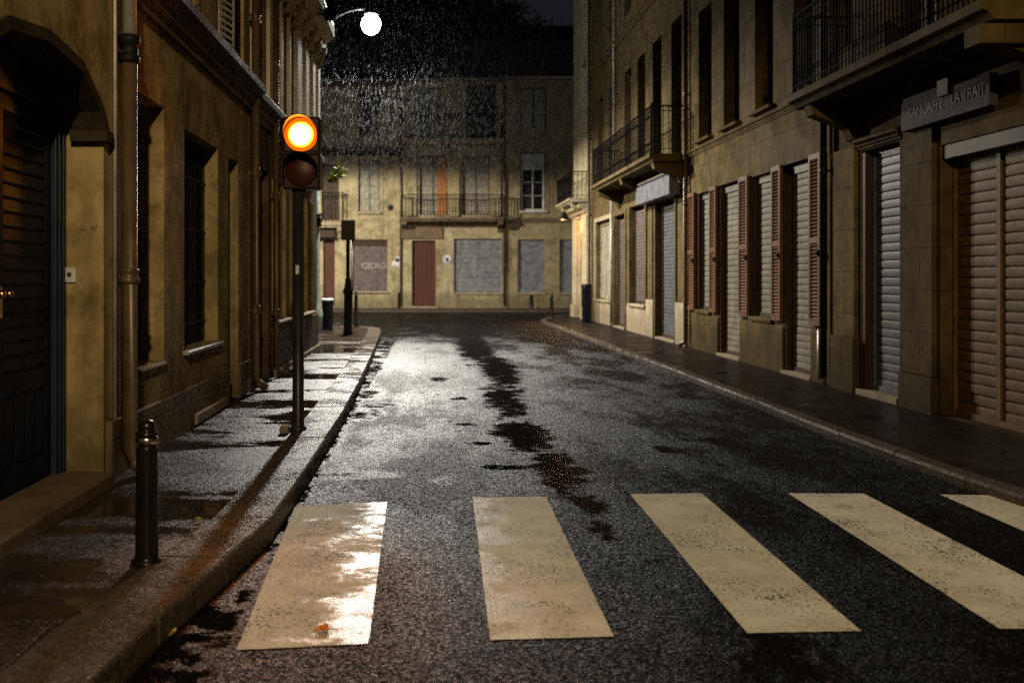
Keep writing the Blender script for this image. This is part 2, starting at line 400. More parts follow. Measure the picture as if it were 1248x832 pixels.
def pipe(T, parent, u, w, z0, z1, r, mat, joints=(), name='downpipe', shoe=True, top=None):
    pts = [(u,w,z0+.12),(u,w,z1)]
    if shoe: pts = [(u,w+.14,z0+.03),(u,w+.05,z0+.09),(u,w,z0+.18),(u,w,z1)]
    o = MB(T).tube(pts, r, 14).build(name, mat, parent)
    for z in joints:
        MB(T).lathe((u,w,z-.05), [(r*1.0,0),(r*1.3,.005),(r*1.3,.035),(r*1.12,.045),(r*1.12,.075),(r*1.25,.085),(r*1.25,.1),(r,.105)], 14).box(u-.012,u+.012,-.02,w,z-.02,z+.005).build('pipe_collar', mat, o)
    return o
def surround(T, parent, u0, u1, z0, z1, mat, t=.14, p=.03, bottom=False, name='surround'):
    m = MB(T).box(u0-t,u0-.003,-.01,p,z0,z1+t).box(u1+.003,u1+t,-.01,p,z0,z1+t).box(u0-.002,u1+.002,-.01,p-.002,z1+.003,z1+t)
    return m.build(name, mat, parent, bevel=.006)
def blocks(T, parent, name, mat, lst, bevel=.01):
    for b in lst: MB(T).box(*b).build(name, mat, parent, bevel=bevel)
def block(T, parent, name, mat, *b, bevel=.008, label=None):
    return MB(T).box(*b).build(name, mat, parent, bevel=bevel, label=label)
def roof(T, parent, u0, u1, z, h, d, over=.35, name='roof', mat=None):
    o = MB(T).prism([(over,z-.05),(over+.02,z+.08),(-d*.35,z+h),(-d,z+h),(-d,z-.05)], u0, u1).build(name, mat or M['slate'], parent)
    g = MB(T).tube([(u0,over+.07,z),(u1,over+.07,z)], .06, 8).build('gutter', M['zinc'], o)
    return o

# ------------------------------------------------------------------ ground, road, pavements
def interp(tab, y):
    if y <= tab[0][1]: return tab[0][0]
    for (x0,y0),(x1,y1) in zip(tab, tab[1:]):
        if y <= y1: return x0+(x1-x0)*(y-y0)/(y1-y0)
    return tab[-1][0]
KL = [(-1.26,2.0),(-1.16,3.4),(-1.08,4.3),(-.99,4.85),(-.90,5.5),(-.885,7),(-.885,10),(-.93,13),(-1.05,18),(-1.22,24),(-1.32,26.2)]
KR = [(4.6,2.6),(4.2,4.4),(3.92,5.8),(3.80,6.8),(3.73,9),(3.73,15),(3.66,22),(3.56,31)]
ZL_, ZR_ = .12, .07

def asphalt():
    n = NT('wet_asphalt')
    x, y, z = n.xyz()
    wob = n.noise(2.6, 5, .65); wob2 = n.noise(9, 4, .65)
    jit = n.math('ADD', n.math('MULTIPLY', n.math('SUBTRACT', wob, .5), 2.6), n.math('MULTIPLY', n.math('SUBTRACT', wob2, .5), 1.4))
    fld = None
    pud = [(-.68,7.45,.30,.17),(-.70,10.7,.20,.42),(-.62,11.5,.26,.2),(-.82,12.6,.2,.4),(.56,7.75,.22,.10),(.45,8.85,.13,.10),
           (-.83,4.05,.09,.08),(.35,10,.12,.1),(.86,9.4,.24,1.0),(.98,7.7,.18,.6),(.88,12,.22,1.5),(1.08,16,.28,3.0),(.92,21,.34,4.0),(.7,28,.45,4),(-.9,16,.12,.6),(.1,14.5,.15,.4),(-.3,3.3,.12,.06)]
    for (px, py, rx, ry) in pud:
        dx = n.math('DIVIDE', n.math('SUBTRACT', x, px), rx); dy = n.math('DIVIDE', n.math('SUBTRACT', y, py), ry)
        d = n.math('SQRT', n.math('ADD', n.math('MULTIPLY', dx, dx), n.math('MULTIPLY', dy, dy)))
        fld = d if fld is None else n.math('MINIMUM', fld, d)
    fld = n.math('ADD', fld, jit)
    brk = n.noise(42, 3, .7); fld = n.math('ADD', fld, n.math('MULTIPLY', n.math('SUBTRACT', brk, .5), .8))
    p1 = n.ramp(fld, .65, 1.35, 1.0, 0.0)
    nat = n.ramp(n.noise(.8, 6, .62, vec=n.mapv((1, .6, 1), (3.1, 1.7, 0))), .60, .68)
    gut = n.ramp(n.math('ADD', x, n.math('MULTIPLY', wob, .35)), -.68, -.60, 1.0, 0.0)
    pool = n.math('MAXIMUM', n.math('MULTIPLY', p1, n.ramp(n.noise(7, 3), .35, .6, .45, .82)), n.math('MULTIPLY', nat, .8), clamp=True)
    pool = n.math('MAXIMUM', pool, n.math('MULTIPLY', gut, n.ramp(wob, .45, .55)))
    damp = n.ramp(n.noise(.8, 7, .68, vec=n.mapv((1.5,.55,1),(9,4,0))), .40, .60)
    grain = n.vor(62, 'F1'); grain2 = n.noise(120, 2, .6); med = n.noise(26, 3, .7); lump = n.noise(6, 4, .6)
    chips = n.ramp(grain, .10, .45, 1.0, 0.0)
    col = n.mix(chips, (.004,.0036,.0036), (.014,.0125,.012))
    col = n.mix(n.ramp(n.vor(62, 'F1', 'Color'), .75, .9), col, (.030,.027,.025))
    col = n.mix(n.math('MULTIPLY', pool, .6), col, (.003,.0027,.0027))
    crk = n.ramp(n.vor(.55, 'DISTANCE_TO_EDGE', vec=n.mix(.12, n.pos, n.noise(1.5, 4, .6, out='Color'))), .003, .009, 1.0, 0.0)
    h = n.math('ADD', n.math('MULTIPLY', chips, 1.0), n.math('ADD', n.math('MULTIPLY', grain2, .4), n.math('MULTIPLY', med, 1.3)))
    h = n.math('ADD', h, n.math('MULTIPLY', lump, .9)); damp = n.math('ADD', n.math('MULTIPLY', damp, .8), n.math('MULTIPLY', n.ramp(n.noise(13, 5, .7), .35, .65), .25))
    inv = n.math('SUBTRACT', 1.0, pool)
    fac = n.vor(85, 'F1', 'Color'); vm = n.t.nodes.new('ShaderNodeVectorMath'); vm.operation = 'SUBTRACT'; n.lk(fac, vm.inputs[0]); vm.inputs[1].default_value = (.5,.5,.5)
    vs = n.t.nodes.new('ShaderNodeVectorMath'); vs.operation = 'SCALE'; n.t.links.new(vm.outputs[0], vs.inputs[0]); n.lk(n.math('MULTIPLY', inv, n.ramp(damp, 0, 1, .28, .5)), vs.inputs[3])
    va = n.t.nodes.new('ShaderNodeVectorMath'); va.operation = 'ADD'; n.t.links.new(vs.outputs[0], va.inputs[0]); va.inputs[1].default_value = (0, 0, 1)
    vn = n.t.nodes.new('ShaderNodeVectorMath'); vn.operation = 'NORMALIZE'; n.t.links.new(va.outputs[0], vn.inputs[0])
    nr = n.bump(h, n.math('MULTIPLY', inv, n.ramp(damp, 0, 1, .2, .42)), .010, nrm=vn.outputs[0])
    rg = n.math('MULTIPLY', inv, n.ramp(damp, 0, 1, .385, .525)); rg = n.math('ADD', rg, .15)
    return wet(n, col, rg, nr, k=n.ramp(pool, 0, 1, .23, .11))
M['asphalt'] = asphalt()

def paving(name, c1, c2, sx, sy, zebra=False, rg=(.36,.50)):
    n = NT(name); x, y, z = n.xyz()
    wob = n.noise(1.3, 5, .65)
    row = n.math('FLOOR', n.math('DIVIDE', y, sy))
    def tri(v): f = n.math('FRACT', v); return n.math('MINIMUM', f, n.math('SUBTRACT', 1.0, f))
    jy = n.math('MULTIPLY', tri(n.math('DIVIDE', y, sy)), sy)
    jx = n.math('MULTIPLY', tri(n.math('ADD', n.math('DIVIDE', x, sx), n.math('MULTIPLY', row, .5))), sx)
    j = n.math('MULTIPLY', n.ramp(n.math('ADD', n.math('MINIMUM', jx, jy), n.math('MULTIPLY', n.math('SUBTRACT', n.noise(20, 3), .5), .012)), .002, .012, 1.0, 0.0), n.ramp(n.noise(1.1, 3), .42, .55))
    t = n.noise(.9, 0, .5, vec=n.mapv((.0, 1.1/sy, 0)))
    bands = n.noise(1, 3, .6, vec=n.mapv((.25, 1.15, 1)))
    pool = n.ramp(n.math('ADD', bands, n.math('MULTIPLY', n.math('SUBTRACT', wob, .5), .5)), .48, .62)
    g = n.noise(150, 3, .65); med = n.noise(28, 4, .65)
    col = n.mix(n.ramp(n.noise(3, 5, .6), .35, .65), c1, c2)
    col = n.mix(n.ramp(n.noise(190, 1, .5), .62, .7), col, tuple(v*1.8 for v in c1))
    col = n.mix(j, col, (.008,.007,.006))
    col = n.mix(n.math('MULTIPLY', pool, .55), col, (.012,.010,.008))
    inv = n.math('SUBTRACT', 1.0, pool)
    h = n.math('ADD', n.math('MULTIPLY', g, .5), med); h = n.math('SUBTRACT', h, n.math('MULTIPLY', j, .4))
    return wet(n, col, n.math('ADD', n.math('MULTIPLY', inv, n.ramp(wob, .3, .7, rg[0], rg[1])), .06), n.bump(h, n.math('MULTIPLY', n.math('ADD', inv, .05), .42), .006, nrm=facets(n, 70, n.math('MULTIPLY', inv, .16))), k=n.ramp(pool, 0, 1, .10, .22))
M['pavL'] = paving('wet_paving_left', (.030,.021,.015), (.016,.0115,.0085), 1.5, .78)
M['pavR'] = paving('wet_paving_right', (.03,.023,.018), (.018,.014,.011), .9, .6, rg=(.26,.42))
def kerbmat():
    n = NT('wet_granite_kerb')
    g = n.noise(160, 2, .6); m = n.noise(24, 5, .7); b = n.noise(2.4, 5, .6)
    col = n.mix(n.ramp(m, .35, .65), (.085,.066,.052), (.04,.031,.025)); col = n.mix(n.ramp(g, .58, .68), col, (.18,.15,.13))
    col = n.mix(n.ramp(b, .55, .72), col, (.05,.04,.032))
    return wet(n, col, n.ramp(b, .35, .65, .30, .52), n.bump(n.math('ADD', g, n.math('MULTIPLY', m, 1.4)), .4, .006, nrm=facets(n, 80, .2)), k=.24)
M['kerb'] = kerbmat()

g = MB().box(-300, 300, -300, 500, -.6, -.02).build('ground', M['asphalt']); tag(g, kind='structure')
rd = MB().poly([(-40,-12,0),(40,-12,0),(40,41.2,0),(-40,41.2,0)]).build('road', M['asphalt']); tag(rd, kind='structure')

KW = .34
pl = MB()
ys = [-8+.5*k for k in range(70)]; ys = [y for y in ys if y < 26.4]
for a, b in zip(ys, ys[1:]):
    pl.poly([(interp(KL,a)-KW-.005,a,ZL_),(XL-.6,a,ZL_),(XL-.6,b,ZL_),(interp(KL,b)-KW-.005,b,ZL_)])
yl = ys[-1]
pl.poly([(interp(KL,yl)-KW-.005,yl,ZL_),(-30,yl,ZL_),(-30,26.9,ZL_),(-1.75,26.9,ZL_)]); pl.poly([(-30,19,ZL_),(XL-.6,19,ZL_),(XL-.6,yl,ZL_),(-30,yl,ZL_)])
tag(pl.build('pavement', M['pavL'], fix=False), kind='structure')
pr = MB(); ys = [-8+.5*k for k in range(90)]; ys = [y for y in ys if y < 31.3]
for a, b in zip(ys, ys[1:]):
    pr.poly([(interp(KR,a)+.17,a,ZR_),(XR+.6,a,ZR_),(XR+.6,b,ZR_),(interp(KR,b)+.17,b,ZR_)])
yr = ys[-1]
pr.poly([(interp(KR,yr)+.17,yr,ZR_),(XR+.6,yr,ZR_),(XR+.6,37.2,ZR_),(5.3,37.2,ZR_),(4.2,35.6,ZR_)])
pr.poly([(XR+.6,33,ZR_),(30,33,ZR_),(30,37.2,ZR_),(XR+.6,37.2,ZR_)])
tag(pr.build('pavement', M['pavR'], fix=False), kind='structure')
def kerb_run(pts, wd, zt, side, gap=.009, jit=.003):
    m = MB()
    for (x0,y0),(x1,y1) in zip(pts, pts[1:]):
        d = Vector((x1-x0, y1-y0)); L = d.length; d /= L; nrm = Vector((-d.y, d.x))*side; a = Vector((x0,y0))+d*gap; b = Vector((x1,y1))-d*gap
        k = random.uniform(-jit, jit)
        cs = 0.018
        prof = [(0,-.02),(0,zt-cs*1.4),(cs*.35,zt-cs*.45),(cs,zt),(wd-.004,zt-.004),(wd-.004,-.02)]
        i0 = [m.vert((a.x+nrm.x*p, a.y+nrm.y*p, q+k)) for p, q in prof]; i1 = [m.vert((b.x+nrm.x*p, b.y+nrm.y*p, q+k)) for p, q in prof]
        for q in range(len(prof)): m.f.append([i0[q], i0[(q+1)%len(prof)], i1[(q+1)%len(prof)], i1[q]]); m.sm.append(False)
        m.f.append(i0[::-1]); m.f.append(i1); m.sm += [False, False]
    return m
kp = []; y = -8
while y < 26.2: kp.append((interp(KL,y), y)); y += 1.0 if y > 6 else .8
kp += [(-1.36,26.3),(-1.55,26.85),(-1.9,27.15),(-2.6,27.25),(-6,27.3),(-12,27.3),(-30,27.3)]
tag(kerb_run(kp, KW, ZL_+.012, 1).build('kerb', M['kerb']), kind='structure')
kp = []; y = -8
while y < 31.2: kp.append((interp(KR,y), y)); y += 1.0
kp += [(3.6,32.2),(3.75,33.2),(4.1,34.6),(4.6,36),(5.2,37.2),(7,37.5),(30,37.5)]
tag(kerb_run(kp, .165, ZR_+.008, -1).build('kerb', M['kerb']), kind='structure')
bp = MB().box(-30, 30, 41.36, 44, -.02, .12).build('pavement', M['pavR']); tag(bp, kind='structure')
tag(kerb_run([(-30+1.5*k, 41.2) for k in range(41)], .155, .125, 1).build('kerb', M['kerb']), kind='structure')

# zebra crossing
def zebmat():
    n = NT('worn_road_paint'); x, y, z = n.xyz()
    g = n.noise(1, 4, .6, vec=n.mapv((70, 3, 1))); g2 = n.noise(1, 3, .6, vec=n.mapv((6, 60, 1)))
    b = n.noise(3.0, 6, .65); f = n.noise(120, 3, .6)
    col = n.mix(n.ramp(b, .3, .7), (.68,.635,.53), (.50,.46,.37))
    col = n.mix(n.math('MULTIPLY', n.ramp(g, .50, .70), .28), col, (.36,.31,.23))
    col = n.mix(n.math('MULTIPLY', n.ramp(g2, .62, .68), .35), col, (.30,.25,.17))
    col = n.mix(n.math('MULTIPLY', n.ramp(n.noise(22, 5, .7), .62, .72), .8), col, (.17,.14,.10))
    wear = n.ramp(n.math('ADD', n.noise(60, 4, .75), n.math('MULTIPLY', n.noise(2.3, 4, .7), .5)), .81, .885)
    col = n.mix(wear, col, (.03,.027,.025))
    wl = n.math('ADD', n.noise(2.6, 7, .72, vec=n.mapv((1, 1.25, 1), (2, 5, 0))), n.ramp(x, -.75, -.3, -.10, .07))
    wl = n.math('ADD', wl, n.math('MULTIPLY', n.math('SUBTRACT', n.noise(55, 3, .75), .5), .16))
    wet = n.math('MULTIPLY', n.ramp(wl, .46, .64), n.ramp(x, .25, .6, 1.0, .12))
    rg = n.math('ADD', n.math('MULTIPLY', wet, -.37), .72)
    h = n.math('ADD', n.math('MULTIPLY', g, .4), n.math('ADD', n.math('MULTIPLY', f, .35), n.noise(14, 3, .6)))
    return n.set(col=col, rough=rg, spec=n.ramp(wet, 0, 1, .10, .42), nrm=n.bump(h, .45, .005))
M['zebra'] = zebmat()
stripes = [[(-.885,6.42),(-.29,6.55),(-.255,4.02),(-.78,3.95)],[(.284,6.69),(.785,6.70),(.762,4.10),(.245,4.06)],
           [(1.372,6.79),(1.875,6.81),(1.82,4.165),(1.33,4.14)],[(2.47,6.81),(2.99,6.80),(2.95,4.19),(2.42,4.19)],[(3.50,6.77),(4.02,6.73),(4.1,4.5),(3.48,4.4)]]
lab = ['wet leftmost zebra bar catching the white lamp reflection', 'second zebra bar from the left kerb','middle zebra bar','fourth zebra bar from the left','rightmost zebra bar running under the right kerb']
for k, s in enumerate(stripes):
    m = MB(); NU, NV = 10, 44; rnd = random.Random(k)
    grid = []
    for j in range(NV+1):
        r_ = []
        for i in range(NU+1):
            a, b = i/NU, j/NV
            top = Vector(s[0])*(1-a)+Vector(s[1])*a; bot = Vector(s[3])*(1-a)+Vector(s[2])*a; p = top*(1-b)+bot*b
            if i in (0, NU): p.x += rnd.uniform(-.0012,.0012)
            if j in (0, NV): p.y += rnd.uniform(-.003,.003)
            r_.append(m.vert((p.x, p.y, .004)))
        grid.append(r_)
    for j in range(NV):
        for i in range(NU): m.f.append([grid[j][i], grid[j][i+1], grid[j+1][i+1], grid[j+1][i]]); m.sm.append(False)
    o = m.build('road_marking', M['zebra']); tag(o, lab[k], kind='structure')

# ------------------------------------------------------------------ LEFT HOUSE 1 (arched door, window reveals)
HL = thing('town_house', (XL, 6, 0), 'ochre rendered house at the left edge with an arched navy door', 'house')
ops = [(4.62,6.62,.12,2.52),(7.38,8.12,.81,2.89),(8.79,10.17,.84,2.82),(10.7,11.25,.12,2.8),(7.9,9.0,3.95,6.2),(10.35,11.3,3.95,6.2),(2.0,3.4,.9,2.8)]
# wall with the arch cut: opening up to 2.86, spandrels filled as polygons
opsw = [(4.62,6.62,.12,2.86)]+ops[1:]
facade(TL, HL, M['stoneL'], 1.0, 11.95, 0, 6.8, opsw, r=.25)
arch = [(4.62,2.46),(4.70,2.60),(5.10,2.80),(5.62,2.858),(6.14,2.80),(6.50,2.60),(6.62,2.46)]
sp = MB(TL)
for half in (arch[:4], arch[3:]):
    corner = (4.62 if half is not arch[3:] and half[0][0] < 5 else 6.62, 2.86)
    pts = [(corner[0],0,corner[1])]+[(u,0,z) for u, z in (half if corner[0] > 5 else half[::-1])]
    sp.poly(pts)
for (u,z),(u2,z2) in zip(arch, arch[1:]): sp.poly([(u,0,z),(u2,0,z2),(u2,-.25,z2),(u,-.25,z)])
sp.build('arch', M['stoneL'], HL, fix=False)
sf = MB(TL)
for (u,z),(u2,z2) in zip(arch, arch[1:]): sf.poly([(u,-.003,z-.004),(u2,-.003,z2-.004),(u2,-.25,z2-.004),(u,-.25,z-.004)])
sf.build('soffit_shade', M['archshade'], HL, fix=False)  # dark sheet over the arch underside, painted in for its shade
# hood lip along the arch
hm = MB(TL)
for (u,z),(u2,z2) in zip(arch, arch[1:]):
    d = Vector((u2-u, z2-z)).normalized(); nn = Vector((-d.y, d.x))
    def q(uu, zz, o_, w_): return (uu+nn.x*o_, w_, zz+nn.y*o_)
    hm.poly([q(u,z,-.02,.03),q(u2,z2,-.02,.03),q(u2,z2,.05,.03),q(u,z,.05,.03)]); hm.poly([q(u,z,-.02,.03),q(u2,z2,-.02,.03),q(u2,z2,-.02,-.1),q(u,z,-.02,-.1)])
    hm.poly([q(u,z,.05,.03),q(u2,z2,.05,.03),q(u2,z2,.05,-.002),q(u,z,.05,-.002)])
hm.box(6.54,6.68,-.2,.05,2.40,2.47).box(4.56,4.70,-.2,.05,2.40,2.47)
hm.build('hood_moulding', M['archshade'], HL, fix=False)
# door
dw = -.30
MB(TL).box(4.5,6.7,dw-.06,dw-.03,.1,2.9).build('door_backing', M['navy'], HL)
fr = MB(TL).box(6.44,6.62,dw-.03,dw+.05,.2,2.86).box(4.62,4.80,dw-.03,dw+.05,.2,2.86).box(4.8,6.44,dw-.03,dw+.045,2.58,2.86).box(6.47,6.50,dw+.05,dw+.062,.2,2.86).box(6.54,6.565,dw+.05,dw+.062,.2,2.86)
fr.build('door_frame', M['navy2'], HL, bevel=.006)
for a, b in ((4.81,5.615),(5.625,6.43)):
    d = MB(TL).box(a,b,dw-.03,dw,.22,2.57)
    d.box(a,a+.09,dw,dw+.018,.22,2.57).box(b-.09,b,dw,dw+.018,.22,2.57).box(a+.09,b-.09,dw,dw+.018,.22,.36).box(a+.09,b-.09,dw,dw+.018,.80,.92).box(a+.09,b-.09,dw,dw+.018,2.47,2.57)
    k = .94
    while k < 2.44:
        d.prism([(dw,k+.075),(dw+.004,k+.08),(dw+.018,k+.012),(dw+.014,k)], a+.095, b-.095); k += .085
    for k in range(4): d.box(a+.12+.16*k, a+.24+.16*k, dw, dw+.012, .39, .77)
    leaf = d.build('door_leaf', M['navy'], HL, bevel=.003)
    s = 1 if a > 5 else -1; uc = 5.62+s*.05
    hd = MB(TL).box(uc-.018,uc+.018,dw+.018,dw+.026,1.26,1.44).tube([(uc,dw+.026,1.40),(uc,dw+.06,1.40)],.008)
    hd.lathe((uc,dw+.075,1.375),[(.001,0),(.018,.006),(.025,.024),(.018,.044),(.001,.05)],14)
    hd.build('handle', M['brass'], leaf)
MB(TL).box(4.4,6.56,-.30,.10,.0,.205).build('door_step', M['stoneP'], HL, bevel=.015)
MB().box(-2.462,-2.382,6.600,6.618,1.46,1.56).build('intercom', M['paper'], HL, bevel=.004)
MB().lathe((-2.422,6.586,1.515),[(.004,0),(.013,.002),(.014,.014)],12,'y').build('call_button', M['inkd'], [o for o in HL.children if o.name.startswith('intercom')][0])
# plinth and pilaster
blocks(TL, HL, 'plinth', M['stoneP'], [(6.66,7.02,-.02,.045,.0,.52), (7.022,10.69,-.02,.03,.0,.50), (11.26,11.93,-.02,.03,0,.5), (1,4.4,-.02,.03,0,.5)], bevel=.01)
MB(TL).box(6.74,7.0,-.02,.022,.525,3.48).build('pilaster', M['stoneL2'], HL, bevel=.006)
block(TL, HL, 'cellar_ledge', M['pale'], 9.05, 10.35, -.02, .06, .14, .235)
sill(TL, HL, 7.38, 8.12, .81, M['stoneP'], p=.02, e=0); sill(TL, HL, 8.79, 10.17, .84, M['zinc'], p=.05, h=.04)
window(TL, HL, 7.38, 8.12, .82, 2.88, -.235, M['woodD'], M['glass'])
window(TL, HL, 8.79, 10.17, .85, 2.81, -.24, M['woodD'], M['glass'])
gm = MB(TL)
for k in range(13): u = 8.84+.105*k; gm.tube([(u,-.13,.85),(u,-.13,2.81)], .008, 5)
for z in (1.05,1.45,1.95,2.45): gm.tube([(8.79,-.13,z),(10.17,-.13,z)], .01, 5)
gm.build('window_grille', M['iron'], HL)
MB(TL).box(10.7,11.25,-.25,-.2,.12,2.8).build('side_door', M['woodD'], HL)
window(TL, HL, 2.0, 3.4, .9, 2.8, -.24, M['woodD'], M['glass'])
moulding(TL, HL, 1.0, 11.93, 3.5, 3.82, .2, M['trimL'], 'string_course')
moulding(TL, HL, 1.0, 11.93, 6.5, 6.85, .35, M['trimL'])
roof(TL, HL, 1.0, 11.95, 6.8, 2.2, 5)
for a, b in ((7.9,9.0),(10.35,11.3)):
    wv = window(TL, HL, a, b, 3.96, 6.19, -.24, M['woodD'], M['glass']); surround(TL, HL, a, b, 3.84, 6.2, M['stoneL'], t=.16, p=.05)
    rl = MB(TL)
    rl.tube([(a+.02,.02,4.75),(b-.02,.02,4.75)],.016,6).tube([(a+.02,.02,4.0),(b-.02,.02,4.0)],.010,6)
    for k in range(10): u = a+.05+(b-a-.1)*k/9; rl.tube([(u,.02,4.0),(u,.02,4.75)],.007,4)
    for k in range(5): scroll(rl, a+.15+(b-a-.3)*k/4, .02, 4.38, .08, 1.3, .006, 1 if k%2 else -1)
    rl.build('window_railing', M['iron'], wv)
def TLo(u, w, z): return (XL+.05+u*.22-w*.2, 9.98+u*1.25, z)       # lattice shutter folded half open against the wall
lf = MB(TLo)
lf.box(0,.035,-.015,.015,3.86,6.1).box(.305,.34,-.015,.015,3.86,6.1).box(.035,.305,-.015,.015,3.86,3.9).box(.035,.305,-.015,.015,6.06,6.1)
k = 3.9
while k < 6.0:
    lf.box(.035,.305,-.02,.02,k,k+.03); k += .07
lf.build('lattice_shutter', M['white'], HL)
# downpipes
p1 = pipe(TL, HL, 6.86, .10, .12, 3.02, .055, M['pipeb'], joints=(1.50,), name='downpipe')
MB(TL).lathe((6.86,.10,2.98),[(.056,0),(.072,.01),(.072,.05),(.06,.06),(.06,.13),(.075,.14),(.075,.19),(.057,.20)],16).box(6.78,6.94,-.02,.1,3.04,3.06).build('pipe_collar', M['iron'], p1)
MB(TL).tube([(6.86,.10,3.18),(6.86,.10,6.6)], .05, 14).build('pipe_upper', M['zinc'], p1)
MB(TL).tube([(6.765,.03,.15),(6.765,.03,6.4)], .016, 8).build('conduit', M['zinc'], p1)
pipe(TL, HL, 11.86, .09, .12, 6.6, .05, M['pipeb'], joints=(1.1, 2.75, 4.6))

# ------------------------------------------------------------------ LEFT HOUSE 2
H2 = thing('town_house', (XL, 15.5, 0), 'brown house left of the traffic light with a bank of narrow windows', 'house')
gw = [(13.8,14.55),(14.72,15.28),(15.45,16.05),(16.3,17.0),(17.3,18.05)]
uw = [(12.5,13.1),(13.5,14.1),(14.45,14.95),(15.25,15.7),(16.4,16.75),(17.35,17.75),(18.3,18.6)]
ops = [(a,b,.88,2.85) for a,b in gw]+[(12.25,13.35,.12,2.9)]+[(a,b,3.95,5.5) for a,b in uw]
facade(TL, H2, M['stoneL2'], 11.96, 19.0, 0, 6.3, ops, r=.2)
for a,b in gw: window(TL, H2, a, b, .89, 2.84, -.19, M['woodD'], M['glass'], cols=1, rows=4)
for a,b in uw: window(TL, H2, a, b, 3.96, 5.49, -.19, M['woodD'], M['glass'], cols=1, rows=3)
block(TL, H2, 'entrance_door', M['woodD'], 12.25,13.35,-.2,-.15,.12,2.9)
block(TL, H2, 'door_step', M['stoneP'], 12.2,13.4,-.2,.02,.0,.18)
sill(TL, H2, 13.75, 18.1, .88, M['pale'], p=.09, h=.06, e=.02)
block(TL, H2, 'dado', M['stoneL2'], 13.6, 18.98, -.02, .035, 0, .79)
block(TL, H2, 'base_course', M['pale'], 13.6, 18.98, -.02, .07, 0, .2)
for a,b in ((15.78,16.32),(16.83,17.27),(17.83,18.22),(18.66,18.98)): block(TL, H2, 'pilaster', M['creaml'], a,b,-.02,.07,3.86,5.55)
for a,b in ((12.0,12.42),(13.17,13.43),(14.17,14.38),(15.02,15.18)): block(TL, H2, 'pilaster', M['creaml'], a,b,-.02,.05,3.86,5.55)

for c in (13.68,14.635,15.365,16.17,17.15,18.2): block(TL, H2, 'mullion', M['stoneL'], c-.06,c+.06,-.02,.045,.90,2.85)

moulding(TL, H2, 11.96, 19.0, 3.45, 3.78, .16, M['trimL'], 'string_course')
moulding(TL, H2, 11.96, 19.0, 5.58, 6.35, .34, M['creaml'])
for k in range(9): u = 12.4+.8*k; MB(TL).prism([(0,5.45),(.08,5.47),(.2,5.75),(.22,5.85),(0,5.85)], u-.08, u+.08).build('corbel', M['cream'], H2)

roof(TL, H2, 11.96, 18.95, 6.35, 1.2, 5, over=.2)
pipe(TL, H2, 13.48, .08, .12, 5.6, .04, M['pipeb'], joints=(1.0,2.6,4.4))
# dark ball finial bracket under the eaves
MB(TL).tube([(17.0,0,6.02),(17.0,.42,6.02)],.02,6).lathe((17.0,.46,5.9),[(.01,0),(.10,.04),(.14,.13),(.10,.22),(.01,.26)],14).build('eaves_bracket', M['iron'], H2)

# sprig of leaves growing out of the string course at the corner
sg = thing('leafy_sprig', (-1.96, 19.05, 3.1), 'small yellow-green leafy sprig growing from the wall behind the traffic light', 'plant')
st = MB(); tips = []
for k in range(9):
    a = random.uniform(-.5, .9); pts = [(-1.99,19.06,3.32)]; 
    for q in range(1,6): pts.append((-1.99+q*.055*cos(a)*1.1, 19.06+random.uniform(-.03,.03), 3.32+q*.07*(.3+.7*abs(sin(a+.4)))+random.uniform(-.02,.02))); tips.append(pts[-1])
    st.tube(pts, [.008,.007,.006,.005,.004,.002], 5)
st.build('stem', M['bark'], sg)
lv = MB()
for (x,y,z) in tips:
    for q in range(3):
        d = Vector((random.uniform(-1,1),random.uniform(-1,1),random.uniform(-.5,.8))).normalized(); s_ = d.cross(Vector((0,0,1))).normalized(); L = random.uniform(.09,.16)
        p = Vector((x,y,z)); lv.poly([tuple(p),tuple(p+d*L*.5+s_*L*.28),tuple(p+d*L),tuple(p+d*L*.5-s_*L*.28)])
lv.build('leaves', M['leaf'], sg, fix=False)

# ------------------------------------------------------------------ RIGHT HOUSE 1 (garage, sign, big balcony)
R1 = thing('town_house', (XR, 8, 0), 'limestone house at the right edge with a wide brown roller shutter under a big balcony', 'house')
ops = [(7.0,10.15,.08,2.85),(11.02,12.0,.08,3.02),(8.4,9.6,3.95,6.6),(10.2,11.4,3.95,6.6),(2,5.6,.08,2.85),(12.3,12.7,4.4,6.4)]
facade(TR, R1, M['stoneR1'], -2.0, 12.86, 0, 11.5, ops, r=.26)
roller(TR, R1, 7.0, 10.15, .08, 2.75, -.16, M['rollG'], mull=[9.33,8.2], pitch=.105)
block(TR, R1, 'shutter_box', M['woodD'], 7.0, 10.15, -.22, -.02, 2.70, 2.85)
roller(TR, R1, 2.0, 5.6, .08, 2.8, -.16, M['rollG'], pitch=.105)
roller(TR, R1, 11.10, 11.92, .14, 3.0, -.13, M['rollB'], pitch=.10)
block(TR, R1, 'door_jamb', M['woodD'], 11.92, 12.0, -.25, -.01, .14, 3.0)
block(TR, R1, 'door_step', M['pale'], 10.98, 12.04, -.2, .06, .0, .135)
block(TR, R1, 'pilaster', M['stoneR1'], 10.22, 10.86, -.02, .05, .45, 3.1); block(TR, R1, 'pilaster_base', M['stoneR1'], 10.18, 10.9, -.02, .08, 0, .45)
block(TR, R1, 'pilaster', M['stoneR'], 12.1, 12.72, -.02, .05, .75, 3.1); block(TR, R1, 'pilaster_base', M['stoneR1'], 12.07, 12.76, -.02, .08, 0, .75)
moulding(TR, R1, 10.95, 12.05, 3.04, 3.16, .1, M['stoneR1'], 'door_cornice')
balcony(TR, R1, 8.05, 12.45, .74, 3.60, 3.78, 4.76, M['stoneR1'], [8.3,12.1], step=.085)
block(TR, R1, 'balcony_corbel', M['stoneR1'], 8.1, 8.35, 0, .73, 3.42, 3.585)
